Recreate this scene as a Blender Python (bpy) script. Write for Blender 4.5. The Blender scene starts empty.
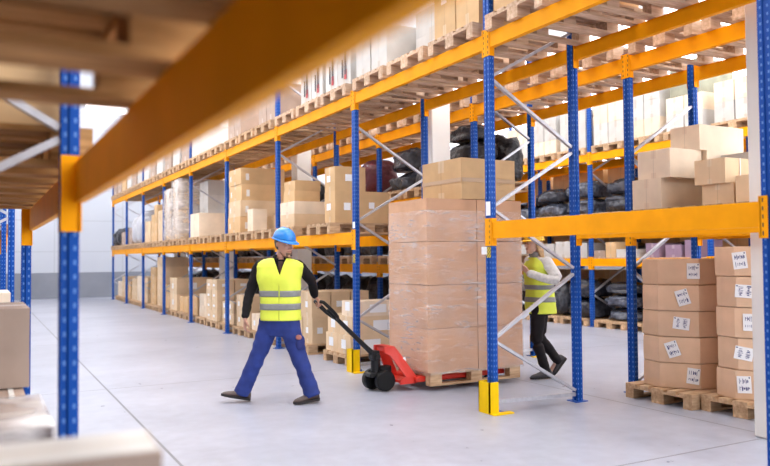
import bpy, bmesh, math, random
from mathutils import Vector, Matrix, noise
scene = bpy.context.scene
COL = scene.collection
PI = math.pi
R = random.Random(7)

# ------------------------------------------------------------------ materials
def new_mat(name):
    m = bpy.data.materials.new(name); m.use_nodes = True
    nt = m.node_tree
    return m, nt, nt.nodes['Principled BSDF']

def N(nt, typ, **kw):
    n = nt.nodes.new(typ)
    for k, v in kw.items():
        if k in n.inputs.keys(): n.inputs[k].default_value = v
        else: setattr(n, k, v)
    return n

def math_n(nt, op, a, b=None, c=None):
    n = nt.nodes.new('ShaderNodeMath'); n.operation = op
    for i, v in enumerate((a, b, c)):
        if v is None: continue
        if isinstance(v, (int, float)): n.inputs[i].default_value = v
        else: nt.links.new(v, n.inputs[i])
    return n.outputs[0]

def mix_col(nt, fac, a, b, blend='MIX'):
    n = nt.nodes.new('ShaderNodeMix'); n.data_type = 'RGBA'; n.blend_type = blend
    for s, v in ((n.inputs[0], fac), (n.inputs[6], a), (n.inputs[7], b)):
        if isinstance(v, (int, float)): s.default_value = v
        elif isinstance(v, tuple): s.default_value = v if len(v) == 4 else v + (1,)
        else: nt.links.new(v, s)
    return n.outputs[2]

def simple(name, col, rough=.5, metal=0., nscale=0, namt=.15, bump=0., spec=.5, jitter=0.):
    m, nt, b = new_mat(name)
    b.inputs['Roughness'].default_value = rough
    b.inputs['Metallic'].default_value = metal
    b.inputs['Specular IOR Level'].default_value = spec
    c = col + (1,)
    b.inputs['Base Color'].default_value = c
    out = None
    if nscale:
        tc = N(nt, 'ShaderNodeTexCoord')
        nz = N(nt, 'ShaderNodeTexNoise'); nz.inputs['Scale'].default_value = nscale; nz.inputs['Detail'].default_value = 5
        nt.links.new(tc.outputs['Object'], nz.inputs['Vector'])
        f = N(nt, 'ShaderNodeMapRange'); nt.links.new(nz.outputs[0], f.inputs[0])
        f.inputs[1].default_value = .3; f.inputs[2].default_value = .7
        f.inputs[3].default_value = 1 - namt; f.inputs[4].default_value = 1 + namt
        out = mix_col(nt, 1., c, f.outputs[0], 'MULTIPLY')
        if bump:
            bp = N(nt, 'ShaderNodeBump'); bp.inputs['Strength'].default_value = bump; bp.inputs['Distance'].default_value = .01 if bump < .9 else .03
            nt.links.new(nz.outputs[0], bp.inputs['Height']); nt.links.new(bp.outputs[0], b.inputs['Normal'])
    if jitter:
        oi = N(nt, 'ShaderNodeObjectInfo')
        j = N(nt, 'ShaderNodeMapRange'); nt.links.new(oi.outputs['Random'], j.inputs[0])
        j.inputs[3].default_value = 1 - jitter; j.inputs[4].default_value = 1 + jitter
        out = mix_col(nt, 1., out if out is not None else c, j.outputs[0], 'MULTIPLY')
    if out is not None: nt.links.new(out, b.inputs['Base Color'])
    return m

def carton_mat(name, col, tape, jitter=.10, taped=True):
    """corrugated board: fibre noise, a flap seam on top and a band of tape over the seam and down both ends"""
    m, nt, b = new_mat(name)
    b.inputs['Roughness'].default_value = .72; b.inputs['Specular IOR Level'].default_value = .25
    tc = N(nt, 'ShaderNodeTexCoord')
    nz = N(nt, 'ShaderNodeTexNoise'); nz.inputs['Scale'].default_value = 4; nz.inputs['Detail'].default_value = 6
    nt.links.new(tc.outputs['Object'], nz.inputs['Vector'])
    f = N(nt, 'ShaderNodeMapRange'); nt.links.new(nz.outputs[0], f.inputs[0])
    f.inputs[1].default_value = .3; f.inputs[2].default_value = .7; f.inputs[3].default_value = .9; f.inputs[4].default_value = 1.08
    oi = N(nt, 'ShaderNodeObjectInfo')
    j = N(nt, 'ShaderNodeMapRange'); nt.links.new(oi.outputs['Random'], j.inputs[0])
    j.inputs[3].default_value = 1 - jitter; j.inputs[4].default_value = 1 + jitter
    c = mix_col(nt, 1., col + (1,), f.outputs[0], 'MULTIPLY')
    c = mix_col(nt, 1., c, j.outputs[0], 'MULTIPLY')
    if taped:
        sp = N(nt, 'ShaderNodeSeparateXYZ'); nt.links.new(tc.outputs['Generated'], sp.inputs[0])
        sn = N(nt, 'ShaderNodeSeparateXYZ'); nt.links.new(tc.outputs['Normal'], sn.inputs[0])
        dy = math_n(nt, 'ABSOLUTE', math_n(nt, 'SUBTRACT', sp.outputs[1], .5))
        dx = math_n(nt, 'ABSOLUTE', math_n(nt, 'SUBTRACT', sp.outputs[0], .5))
        nx = math_n(nt, 'GREATER_THAN', math_n(nt, 'ABSOLUTE', sn.outputs[0]), .6)
        ny = math_n(nt, 'GREATER_THAN', math_n(nt, 'ABSOLUTE', sn.outputs[1]), .6)
        nzf = math_n(nt, 'GREATER_THAN', math_n(nt, 'ABSOLUTE', sn.outputs[2]), .6)
        up = math_n(nt, 'GREATER_THAN', sp.outputs[2], .70)
        lo = math_n(nt, 'LESS_THAN', sp.outputs[2], .20)
        ends = math_n(nt, 'MULTIPLY', nx, math_n(nt, 'MAXIMUM', up, lo))
        band = math_n(nt, 'MULTIPLY', math_n(nt, 'LESS_THAN', dy, .075), math_n(nt, 'MAXIMUM', ends, nzf))
        seam = math_n(nt, 'MULTIPLY', math_n(nt, 'LESS_THAN', dy, .008), math_n(nt, 'MAXIMUM', nx, nzf))
        c = mix_col(nt, math_n(nt, 'MULTIPLY', band, .75), c, tape + (1,))
        c = mix_col(nt, math_n(nt, 'MULTIPLY', seam, .45), c, tuple(x * .45 for x in col) + (1,))
        rg = N(nt, 'ShaderNodeMapRange'); nt.links.new(band, rg.inputs[0]); rg.inputs[3].default_value = .72; rg.inputs[4].default_value = .35
        nt.links.new(rg.outputs[0], b.inputs['Roughness'])
    bp = N(nt, 'ShaderNodeBump'); bp.inputs['Strength'].default_value = .15; bp.inputs['Distance'].default_value = .02
    nt.links.new(nz.outputs[0], bp.inputs['Height']); nt.links.new(bp.outputs[0], b.inputs['Normal'])
    nt.links.new(c, b.inputs['Base Color'])
    return m

def post_mat(name, col, hole_light):
    """powder-coated steel with two columns of punched slots on every face"""
    m, nt, b = new_mat(name)
    b.inputs['Roughness'].default_value = .5; b.inputs['Specular IOR Level'].default_value = .22
    tc = N(nt, 'ShaderNodeTexCoord')
    sp = N(nt, 'ShaderNodeSeparateXYZ'); nt.links.new(tc.outputs['Object'], sp.inputs[0])
    sn = N(nt, 'ShaderNodeSeparateXYZ'); nt.links.new(tc.outputs['Normal'], sn.inputs[0])
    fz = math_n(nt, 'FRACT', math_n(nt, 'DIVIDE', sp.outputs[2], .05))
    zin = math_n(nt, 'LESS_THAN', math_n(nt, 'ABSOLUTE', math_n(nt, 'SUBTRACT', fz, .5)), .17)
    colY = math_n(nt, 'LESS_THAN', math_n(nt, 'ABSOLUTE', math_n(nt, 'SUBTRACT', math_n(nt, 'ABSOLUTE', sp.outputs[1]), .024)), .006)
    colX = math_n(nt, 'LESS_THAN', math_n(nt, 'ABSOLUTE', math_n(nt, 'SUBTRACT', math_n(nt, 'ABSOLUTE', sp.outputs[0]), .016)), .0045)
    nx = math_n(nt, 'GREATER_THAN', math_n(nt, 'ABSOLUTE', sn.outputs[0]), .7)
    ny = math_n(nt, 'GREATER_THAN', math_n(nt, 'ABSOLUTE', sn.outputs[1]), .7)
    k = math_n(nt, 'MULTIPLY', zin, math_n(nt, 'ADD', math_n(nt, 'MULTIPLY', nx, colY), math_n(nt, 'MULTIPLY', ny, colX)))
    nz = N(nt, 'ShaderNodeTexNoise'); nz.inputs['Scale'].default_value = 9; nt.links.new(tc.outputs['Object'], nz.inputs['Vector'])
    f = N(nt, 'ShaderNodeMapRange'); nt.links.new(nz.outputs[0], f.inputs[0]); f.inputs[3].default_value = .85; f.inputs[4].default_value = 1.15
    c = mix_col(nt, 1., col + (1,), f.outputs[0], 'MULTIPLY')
    c = mix_col(nt, math_n(nt, 'MULTIPLY', k, .7), c, hole_light + (1,))  # slots painted paler, standing in for light through the holes
    nt.links.new(c, b.inputs['Base Color'])
    return m

def wood_mat(name, a, c2, jitter=.15):
    m, nt, b = new_mat(name)
    b.inputs['Roughness'].default_value = .8; b.inputs['Specular IOR Level'].default_value = .2
    tc = N(nt, 'ShaderNodeTexCoord')
    mp = N(nt, 'ShaderNodeMapping'); mp.inputs['Scale'].default_value = (2, 14, 14)
    nt.links.new(tc.outputs['Object'], mp.inputs[0])
    nz = N(nt, 'ShaderNodeTexNoise'); nz.inputs['Scale'].default_value = 2.2; nz.inputs['Detail'].default_value = 5
    nt.links.new(mp.outputs[0], nz.inputs['Vector'])
    cr = N(nt, 'ShaderNodeValToRGB'); cr.color_ramp.elements[0].position = .3; cr.color_ramp.elements[1].position = .7
    cr.color_ramp.elements[0].color = a + (1,); cr.color_ramp.elements[1].color = c2 + (1,)
    nt.links.new(nz.outputs[0], cr.inputs[0])
    oi = N(nt, 'ShaderNodeObjectInfo')
    j = N(nt, 'ShaderNodeMapRange'); nt.links.new(oi.outputs['Random'], j.inputs[0])
    j.inputs[3].default_value = 1 - jitter; j.inputs[4].default_value = 1 + jitter
    nt.links.new(mix_col(nt, 1., cr.outputs[0], j.outputs[0], 'MULTIPLY'), b.inputs['Base Color'])
    return m

def floor_mat():
    m, nt, b = new_mat('polished_concrete')
    tc = N(nt, 'ShaderNodeTexCoord')
    nz = N(nt, 'ShaderNodeTexNoise'); nz.inputs['Scale'].default_value = .55; nz.inputs['Detail'].default_value = 8; nz.inputs['Roughness'].default_value = .62
    n2 = N(nt, 'ShaderNodeTexNoise'); n2.inputs['Scale'].default_value = 7; n2.inputs['Detail'].default_value = 6
    for n in (nz, n2): nt.links.new(tc.outputs['Object'], n.inputs['Vector'])
    s = math_n(nt, 'ADD', math_n(nt, 'MULTIPLY', nz.outputs[0], .65), math_n(nt, 'MULTIPLY', n2.outputs[0], .35))
    cr = N(nt, 'ShaderNodeValToRGB'); e = cr.color_ramp.elements
    e[0].position = .36; e[1].position = .64; e[0].color = FLOOR_A + (1,); e[1].color = FLOOR_B + (1,)
    nt.links.new(s, cr.inputs[0])
    sp = N(nt, 'ShaderNodeSeparateXYZ'); nt.links.new(tc.outputs['Object'], sp.inputs[0])
    # saw-cut joints: two along the aisle, the rest across it on the column grid
    def line(sock, at, w): return math_n(nt, 'LESS_THAN', math_n(nt, 'ABSOLUTE', math_n(nt, 'SUBTRACT', sock, at)), w)
    k = math_n(nt, 'MAXIMUM', line(sp.outputs[0], 1.24, .011), line(sp.outputs[0], 5.5, .008))
    k = math_n(nt, 'MAXIMUM', k, line(sp.outputs[0], 9.75, .008))
    fy = math_n(nt, 'FRACT', math_n(nt, 'DIVIDE', math_n(nt, 'SUBTRACT', sp.outputs[1], 3.77 - 2.505), 5.01))
    k = math_n(nt, 'MAXIMUM', k, line(fy, .5, .0016))
    c = mix_col(nt, math_n(nt, 'MULTIPLY', k, .8), cr.outputs[0], (.08, .08, .09, 1))
    nt.links.new(c, b.inputs['Base Color'])
    rr = N(nt, 'ShaderNodeMapRange'); nt.links.new(n2.outputs[0], rr.inputs[0]); rr.inputs[3].default_value = .22; rr.inputs[4].default_value = .42
    nt.links.new(rr.outputs[0], b.inputs['Roughness'])
    b.inputs['Specular IOR Level'].default_value = .5
    return m

def panel_wall_mat(name, col, px, pz):
    """sandwich panels: faint joints every px along the wall and pz up it"""
    m, nt, b = new_mat(name)
    tc = N(nt, 'ShaderNodeTexCoord'); sp = N(nt, 'ShaderNodeSeparateXYZ'); nt.links.new(tc.outputs['Object'], sp.inputs[0])
    def rep(s, p, w): return math_n(nt, 'LESS_THAN', math_n(nt, 'ABSOLUTE', math_n(nt, 'SUBTRACT', math_n(nt, 'FRACT', math_n(nt, 'DIVIDE', s, p)), .5)), w / p)
    k = math_n(nt, 'MAXIMUM', rep(math_n(nt, 'ADD', sp.outputs[0], sp.outputs[1]), px, .02), rep(sp.outputs[2], pz, .018))
    nt.links.new(mix_col(nt, math_n(nt, 'MULTIPLY', k, .3), col + (1,), tuple(x * .5 for x in col) + (1,)), b.inputs['Base Color'])
    b.inputs['Roughness'].default_value = .5
    return m

def film_mat(name, base, streak, tint=(.95, .93, .95)):
    """clear stretch film: mostly see-through, streaked with milky folds"""
    m, nt, b = new_mat(name)
    b.inputs['Base Color'].default_value = tint + (1,); b.inputs['Roughness'].default_value = .28
    tc = N(nt, 'ShaderNodeTexCoord')
    mp = N(nt, 'ShaderNodeMapping'); mp.inputs['Scale'].default_value = (1.5, 1.5, 9); mp.inputs['Rotation'].default_value = (.25, .3, 0)
    nt.links.new(tc.outputs['Object'], mp.inputs[0])
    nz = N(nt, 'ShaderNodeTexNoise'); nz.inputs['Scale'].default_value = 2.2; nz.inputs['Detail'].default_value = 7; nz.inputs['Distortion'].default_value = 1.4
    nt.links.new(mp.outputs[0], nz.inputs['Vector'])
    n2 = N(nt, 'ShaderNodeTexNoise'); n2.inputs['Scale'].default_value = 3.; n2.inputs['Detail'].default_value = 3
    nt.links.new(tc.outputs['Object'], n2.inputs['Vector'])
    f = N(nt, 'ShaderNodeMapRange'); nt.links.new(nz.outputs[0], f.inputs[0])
    f.inputs[1].default_value = .5; f.inputs[2].default_value = .75; f.inputs[3].default_value = 0; f.inputs[4].default_value = streak  # streaks thicken the folds and also paint in white highlights
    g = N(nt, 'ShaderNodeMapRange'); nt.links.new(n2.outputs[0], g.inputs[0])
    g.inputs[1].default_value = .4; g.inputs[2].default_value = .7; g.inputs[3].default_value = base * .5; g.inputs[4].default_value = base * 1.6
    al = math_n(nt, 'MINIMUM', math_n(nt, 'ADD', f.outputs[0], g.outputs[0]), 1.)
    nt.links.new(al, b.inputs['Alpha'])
    bp = N(nt, 'ShaderNodeBump'); bp.inputs['Strength'].default_value = .15; bp.inputs['Distance'].default_value = .02
    nt.links.new(nz.outputs[0], bp.inputs['Height']); nt.links.new(bp.outputs[0], b.inputs['Normal'])
    return m

def emit(name, col, s):
    m, nt, b = new_mat(name)
    b.inputs['Base Color'].default_value = col + (1,)
    b.inputs['Emission Color'].default_value = col + (1,); b.inputs['Emission Strength'].default_value = s
    return m

def stripe_mat(name, a, c2, scale):
    m, nt, b = new_mat(name)
    tc = N(nt, 'ShaderNodeTexCoord'); sp = N(nt, 'ShaderNodeSeparateXYZ'); nt.links.new(tc.outputs['Object'], sp.inputs[0])
    k = math_n(nt, 'GREATER_THAN', math_n(nt, 'FRACT', math_n(nt, 'MULTIPLY', math_n(nt, 'ADD', sp.outputs[1], sp.outputs[2]), scale)), .5)
    nt.links.new(mix_col(nt, k, a + (1,), c2 + (1,)), b.inputs['Base Color'])
    return m

FLOOR_A, FLOOR_B = (.30, .315, .385), (.46, .475, .56)
M = {}
M['floor'] = floor_mat()
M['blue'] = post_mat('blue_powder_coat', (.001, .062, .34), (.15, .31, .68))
M['blue_plain'] = simple('blue_foot_plate', (.01, .09, .42), .4)
M['yellow'] = simple('amber_beam_paint', (.95, .37, .0), .55, nscale=6, namt=.06, spec=.12)
M['guard'] = simple('yellow_guard_paint', (.92, .58, .0), .5, nscale=8, namt=.05, spec=.15)
M['zinc'] = simple('galvanised_steel', (.50, .50, .55), .42, metal=.55, nscale=20, namt=.1)
M['slot'] = simple('slot_shadow', (.12, .05, .01), .7)
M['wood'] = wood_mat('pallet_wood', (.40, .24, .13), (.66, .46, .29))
M['wood_near'] = wood_mat('weathered_pallet_wood', (.24, .105, .03), (.58, .31, .12))  # darker copy: the dim light under the rack is put into the colour
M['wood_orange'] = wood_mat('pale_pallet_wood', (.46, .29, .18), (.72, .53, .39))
M['kraft'] = carton_mat('kraft_board', (.64, .42, .22), (.62, .47, .30))
M['tan'] = carton_mat('tan_board', (.72, .53, .34), (.74, .60, .44))
M['pale'] = carton_mat('pale_board', (.80, .66, .51), (.70, .54, .40))
M['white'] = carton_mat('white_board', (.58, .555, .53), (.50, .43, .36))
M['taupe'] = carton_mat('taupe_board', (.42, .31, .25), (.55, .47, .42))
M['pink'] = carton_mat('pinkish_board', (.58, .335, .205), (.62, .42, .30), taped=False, jitter=.05)
M['octa'] = carton_mat('thick_brown_board', (.72, .49, .33), (.6, .42, .28), taped=False, jitter=.07)
M['tape'] = simple('brown_tape', (.50, .34, .21), .3)
M['cleartape'] = simple('clear_tape', (.70, .53, .38), .25)
M['paper'] = simple('white_paper', (.86, .87, .90), .6)
M['ink'] = simple('blue_ink', (.05, .07, .22), .6)
M['black_ink'] = simple('black_print', (.06, .05, .06), .6)
M['red_ink'] = simple('red_print', (.45, .05, .06), .6)
M['white_ink'] = simple('white_print', (.82, .78, .74), .6)
M['strap'] = simple('white_strap', (.85, .83, .80), .35)
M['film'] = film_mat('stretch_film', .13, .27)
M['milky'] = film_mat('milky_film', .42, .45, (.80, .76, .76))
M['bag_black'] = simple('black_plastic_bag', (.014, .012, .016), .3, nscale=14, namt=.4, bump=1.)
M['bag_grey'] = simple('charcoal_plastic_bag', (.035, .038, .052), .25, nscale=14, namt=.4, bump=1.)
M['bag_silver'] = simple('silver_grey_plastic', (.085, .095, .13), .22, nscale=15, namt=.5, bump=1.)
M['bag_maroon'] = simple('maroon_plastic', (.13, .025, .035), .3, nscale=13, namt=.35, bump=1.)
M['bag_white'] = simple('white_plastic_wrap', (.50, .50, .54), .3, nscale=6, namt=.1, bump=.6)
M['red'] = simple('red_truck_paint', (.70, .035, .02), .35, nscale=9, namt=.06)
M['black'] = simple('black_rubber', (.008, .008, .009), .5, spec=.25)
M['blackmetal'] = simple('black_steel', (.010, .010, .012), .4, spec=.3)
M['steel'] = simple('worn_steel', (.35, .34, .34), .35, metal=.8)
M['skin'] = simple('skin_tone', (.52, .27, .19), .5, nscale=12, namt=.06)
M['skin_w'] = simple('fair_skin', (.66, .40, .31), .5, nscale=12, namt=.05)
M['vest'] = simple('fluorescent_lime_cloth', (.76, .86, .08), .6, nscale=9, namt=.07, bump=.25)
M['band'] = simple('silver_reflective_tape', (.24, .245, .24), .4, nscale=30, namt=.08)
M['vest_trim'] = simple('vest_edge_binding', (.55, .62, .05), .6)
M['shirt'] = simple('black_work_shirt', (.010, .008, .010), .8, nscale=14, namt=.3, bump=.3, spec=.2)
M['shirt_front'] = simple('brown_check_cloth', (.06, .025, .02), .8, nscale=60, namt=.4)
M['trouser'] = simple('royal_blue_work_cloth', (.014, .034, .20), .75, nscale=9, namt=.22, bump=.5)
M['pocket'] = simple('navy_pocket_cloth', (.018, .030, .17), .75)
M['boot'] = simple('brown_work_boot', (.075, .048, .042), .55, nscale=16, namt=.25)
M['sole'] = simple('dark_sole', (.025, .020, .02), .7)
M['helmet_blue'] = simple('blue_hard_hat', (.02, .22, .66), .25)
M['helmet_yellow'] = simple('yellow_hard_hat', (.90, .52, .01), .25)
M['hair_brown'] = simple('dark_brown_hair', (.085, .05, .035), .6, nscale=40, namt=.3)
M['beard_brown'] = simple('short_beard', (.20, .105, .07), .6, nscale=40, namt=.3)
M['hair_blond'] = simple('blond_hair', (.50, .30, .14), .5, nscale=30, namt=.25)
M['sweater'] = simple('pale_grey_knit', (.66, .65, .64), .85, nscale=40, namt=.12, bump=.3)
M['collar_grey'] = simple('grey_collar_knit', (.28, .28, .29), .85)
M['leggings'] = simple('black_trouser_cloth', (.011, .008, .010), .75, nscale=14, namt=.3, bump=.25, spec=.25)
M['sneaker'] = simple('dark_grey_shoe', (.055, .05, .055), .6, nscale=20, namt=.2)
M['eye'] = simple('eye_white', (.8, .78, .75), .3)
M['iris'] = simple('dark_iris', (.03, .02, .015), .3)
M['lip'] = simple('lip_tone', (.42, .16, .13), .5)
M['wall'] = panel_wall_mat('white_wall_panel', (.50, .53, .60), 2.4, 1.15)
M['wall_low'] = simple('grey_wall_base', (.22, .235, .28), .6, nscale=1.5, namt=.08)
M['dark_wall'] = simple('dark_grey_wall', (.07, .07, .075), .8, nscale=1.5, namt=.1)  # dark tone for the added unseen walls that hold back light
M['white_wall'] = panel_wall_mat('bright_side_panel', (.86, .86, .87), 3.0, 1.2)
M['ceiling'] = simple('white_ceiling', (.82, .82, .83), .7)
M['column'] = simple('white_column_paint', (.80, .77, .73), .55, nscale=3, namt=.03)
M['mullion'] = simple('pale_window_mullion', (.55, .56, .60), .5)
M['haz'] = stripe_mat('black_yellow_sticker', (.9, .65, .03), (.03, .03, .03), 30)
M['window'] = emit('bright_window', (1., .99, .98), 3.)
M['window_aisle'] = emit('bright_aisle_window', (1., .99, .97), 1.9)
M['skylight'] = emit('bright_skylight', (1., .985, .97), 10.)
M['olive'] = simple('olive_crate', (.30, .30, .22), .7, nscale=5, namt=.15)
M['purple'] = carton_mat('mauve_board', (.30, .20, .28), (.5, .4, .45))

# ------------------------------------------------------------------ mesh helpers
class G:
    """collects shapes into one mesh"""
    def __init__(s): s.bm = bmesh.new(); s.mi = 0
    def _new(s, vs, fs):
        bv = [s.bm.verts.new(v) for v in vs]
        out = []
        for f in fs:
            try:
                fc = s.bm.faces.new([bv[i] for i in f]); fc.material_index = s.mi; out.append(fc)
            except ValueError: pass
        return bv, out
    def box(s, x0, x1, y0, y1, z0, z1, mat=None):
        vs = [Vector((x, y, z)) for z in (z0, z1) for y in (y0, y1) for x in (x0, x1)]
        if mat is not None: vs = [mat @ v for v in vs]
        return s._new(vs, [(0, 2, 3, 1), (4, 5, 7, 6), (0, 1, 5, 4), (2, 6, 7, 3), (0, 4, 6, 2), (1, 3, 7, 5)])
    def bbox(s, cx, cy, z0, sx, sy, sz, bev=.008, seg=1, mat=None):
        bm2 = bmesh.new(); bmesh.ops.create_cube(bm2, size=1)
        for v in bm2.verts: v.co = Vector((cx + v.co.x * sx, cy + v.co.y * sy, z0 + (v.co.z + .5) * sz))
        if bev: bmesh.ops.bevel(bm2, geom=bm2.edges[:], offset=bev, segments=seg, affect='EDGES', profile=.6)
        bm2.verts.index_update()
        s._new([(mat @ v.co if mat else v.co.copy()) for v in bm2.verts], [[v.index for v in f.verts] for f in bm2.faces]); bm2.free()
    def bar(s, p0, p1, w, h, up=Vector((0, 0, 1))):
        p0, p1 = Vector(p0), Vector(p1); t = (p1 - p0).normalized()
        a = t.cross(up)
        if a.length < 1e-4: a = Vector((0, 1, 0))
        a.normalize(); b = a.cross(t)
        vs = [p + a * (i * w / 2) + b * (j * h / 2) for p in (p0, p1) for i, j in ((-1, -1), (1, -1), (1, 1), (-1, 1))]
        s._new(vs, [(0, 3, 2, 1), (4, 5, 6, 7), (0, 1, 5, 4), (1, 2, 6, 5), (2, 3, 7, 6), (3, 0, 4, 7)])
    def prism(s, pts, z0, z1):
        n = len(pts)
        s._new([(x, y, z0) for x, y in pts] + [(x, y, z1) for x, y in pts],
               [tuple(range(n - 1, -1, -1)), tuple(range(n, 2 * n))] + [(i, (i + 1) % n, n + (i + 1) % n, n + i) for i in range(n)])
    def rings(s, rs, cap=True, closed=True):
        n = len(rs[0]); vs = [v for r in rs for v in r]; fs = []
        for k in range(len(rs) - 1):
            for i in range(n if closed else n - 1):
                j = (i + 1) % n
                fs.append((k * n + i, k * n + j, (k + 1) * n + j, (k + 1) * n + i))
        if cap: fs += [tuple(range(n - 1, -1, -1)), tuple((len(rs) - 1) * n + i for i in range(n))]
        return s._new(vs, fs)
    def tube(s, pts, rad, n=10, ref=Vector((0, 0, 1)), flat=1., cap='round', dens=1):
        """tapered tube through pts; rad one value or a list; flat squeezes it along the second axis"""
        pts = [Vector(p) for p in pts]
        rad = [rad] * len(pts) if isinstance(rad, (int, float)) else list(rad)
        if dens > 1: pts, rad = dense(pts, rad, dens)
        tg = []
        for i in range(len(pts)):
            a = pts[max(i - 1, 0)]; b = pts[min(i + 1, len(pts) - 1)]
            tg.append((b - a).normalized())
        rs = []
        def ring(p, t, r):
            rf = ref if abs(t.dot(ref)) < .97 else Vector((0, 1, 0)) if abs(t.y) < .9 else Vector((1, 0, 0))
            u = t.cross(rf).normalized(); v = u.cross(t)
            return [p + u * (r * math.cos(2 * PI * i / n)) + v * (r * flat * math.sin(2 * PI * i / n)) for i in range(n)]
        if cap == 'round':
            for a in (80, 50, 25): rs.append(ring(pts[0] - tg[0] * rad[0] * math.sin(a * PI / 180), tg[0], rad[0] * math.cos(a * PI / 180)))
        for p, t, r in zip(pts, tg, rad): rs.append(ring(p, t, r))
        if cap == 'round':
            for a in (25, 50, 80): rs.append(ring(pts[-1] + tg[-1] * rad[-1] * math.sin(a * PI / 180), tg[-1], rad[-1] * math.cos(a * PI / 180)))
        s.rings(rs)
    def cyl(s, p0, p1, r, n=20): s.tube([p0, p1], r, n, cap='flat')
    def ell(s, c, rx, ry, rz, mat=None, n=14, m=10):
        rs = []
        for k in range(1, m):
            a = -PI / 2 + PI * k / m
            rs.append([Vector((rx * math.cos(a) * math.cos(2 * PI * i / n), ry * math.cos(a) * math.sin(2 * PI * i / n), rz * math.sin(a))) for i in range(n)])
        if mat is not None: rs = [[mat @ v for v in r] for r in rs]
        s.rings([[Vector(c) + v for v in r] for r in rs])
    def quad(s, a, b, c, d): s._new([Vector(a), Vector(b), Vector(c), Vector(d)], [(0, 1, 2, 3)])
    def build(s, name, mats, parent=None, loc=None, smooth=False, rz=0.):
        me = bpy.data.meshes.new(name)
        bmesh.ops.recalc_face_normals(s.bm, faces=s.bm.faces[:])
        s.bm.to_mesh(me); s.bm.free()
        return link(name, me, mats, parent, loc, smooth, rz)

def link(name, me, mats, parent=None, loc=None, smooth=False, rz=0.):
    if not me.materials:
        for m in (mats if isinstance(mats, (list, tuple)) else [mats]): me.materials.append(M[m] if isinstance(m, str) else m)
    if smooth:
        for p in me.polygons: p.use_smooth = True
    o = bpy.data.objects.new(name, me); COL.objects.link(o)
    if loc is not None: o.location = loc
    if rz: o.rotation_euler = (0, 0, rz)
    if parent is not None: o.parent = parent
    return o

def dense(pts, rad, k):
    out, ro = [], []
    for i in range(len(pts) - 1):
        p0, p1, p2, p3 = pts[max(i - 1, 0)], pts[i], pts[i + 1], pts[min(i + 2, len(pts) - 1)]
        for j in range(k):
            t = j / k
            out.append(.5 * ((2 * p1) + (p2 - p0) * t + (2 * p0 - 5 * p1 + 4 * p2 - p3) * t * t + (3 * p1 - p0 - 3 * p2 + p3) * t ** 3))
            ro.append(rad[i] * (1 - t) + rad[i + 1] * t)
    return out + [pts[-1]], ro + [rad[-1]]

USED = {}
def tag(o, label, cat, group=None, kind=None):
    n = len(label.split())
    if not 4 <= n <= 16: print('LABEL LENGTH', n, label)
    if label in USED: print('DUPLICATE LABEL', label)
    USED[label] = o
    o['label'] = label; o['category'] = cat
    if group: o['group'] = group
    if kind: o['kind'] = kind
    return o
def thing(name, loc, label, cat, group=None, rz=0.):
    o = bpy.data.objects.new(name, None); COL.objects.link(o); o.empty_display_size = .1
    o.location = loc; o.rotation_euler = (0, 0, rz)
    return tag(o, label, cat, group)
def struct(o): o['kind'] = 'structure'; return o

def evaluated(g, voxel, smooth=4, name='tmp'):
    """the union of everything in g as one continuous surface"""
    me = bpy.data.meshes.new(name); bmesh.ops.recalc_face_normals(g.bm, faces=g.bm.faces[:]); g.bm.to_mesh(me); g.bm.free()
    o = bpy.data.objects.new(name, me); COL.objects.link(o)
    r = o.modifiers.new('r', 'REMESH'); r.mode = 'VOXEL'; r.voxel_size = voxel
    if smooth:
        sm = o.modifiers.new('s', 'SMOOTH'); sm.iterations = smooth; sm.factor = .5
    dg = bpy.context.evaluated_depsgraph_get(); dg.update()
    out = bpy.data.meshes.new_from_object(o.evaluated_get(dg))
    bpy.data.objects.remove(o); bpy.data.meshes.remove(me)
    out.name = name
    return out

# ------------------------------------------------------------------ the hall
H_CEIL = 9.6
g = G(); g.box(-1.15, 17.6, -5, 30, -.1, 0); struct(g.build('floor', 'floor'))
g = G(); g.box(-1.3, 17.6, 30, 30.2, .95, H_CEIL); struct(g.build('wall_end', 'wall'))
g = G(); g.box(-1.15, 17.6, 29.97, 30.2, 0, .95); struct(g.build('baseboard_end', 'wall_low'))
g = G(); g.box(-1.3, -1.15, -5, 4.4, 0, H_CEIL); struct(g.build('wall_left', 'dark_wall'))  # unseen wall set close and dark to keep light off the near beam
g = G(); g.box(-1.3, -1.15, 4.4, 30.2, 0, 4.0); g.box(-1.3, -1.15, 4.4, 30.2, 8.6, H_CEIL); struct(g.build('wall_left', 'wall'))  # unseen pale stretch, added to throw light back into the aisle
for i in range(5):                                   # added unseen glowing panes that brighten the aisle-facing sides
    y0 = 4.4 + i * 5.16
    g = G(); g.box(-1.25, -1.2, y0 + .06, y0 + 5.1, 4.0, 8.6); w = struct(g.build('window_%d' % (31 + i), 'window_aisle'))
    g = G()
    for y in (y0, y0 + 1.72, y0 + 3.44): g.box(-1.25, -1.15, y - .05, y + .05, 4.0, 8.6)
    g.build('window_frame', 'mullion', w)
g = G(); g.box(-1.3, 1.9, -5.2, -5, 0, H_CEIL); struct(g.build('wall_back', 'dark_wall'))  # unseen wall piece added to block light from behind the camera
g = G(); g.box(17.38, 17.6, -5, 30, 0, 3.4); struct(g.build('baseboard_right', 'wall_low'))  # unseen lower wall coloured dark so the far depths stay dim
g = G(); g.box(17.4, 17.6, -5, 30, 8.6, H_CEIL); struct(g.build('wall_right', 'white_wall'))
g = G(); g.box(-1.3, 17.6, -5, 30.2, H_CEIL, H_CEIL + .2); struct(g.build('ceiling', 'ceiling'))
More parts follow.
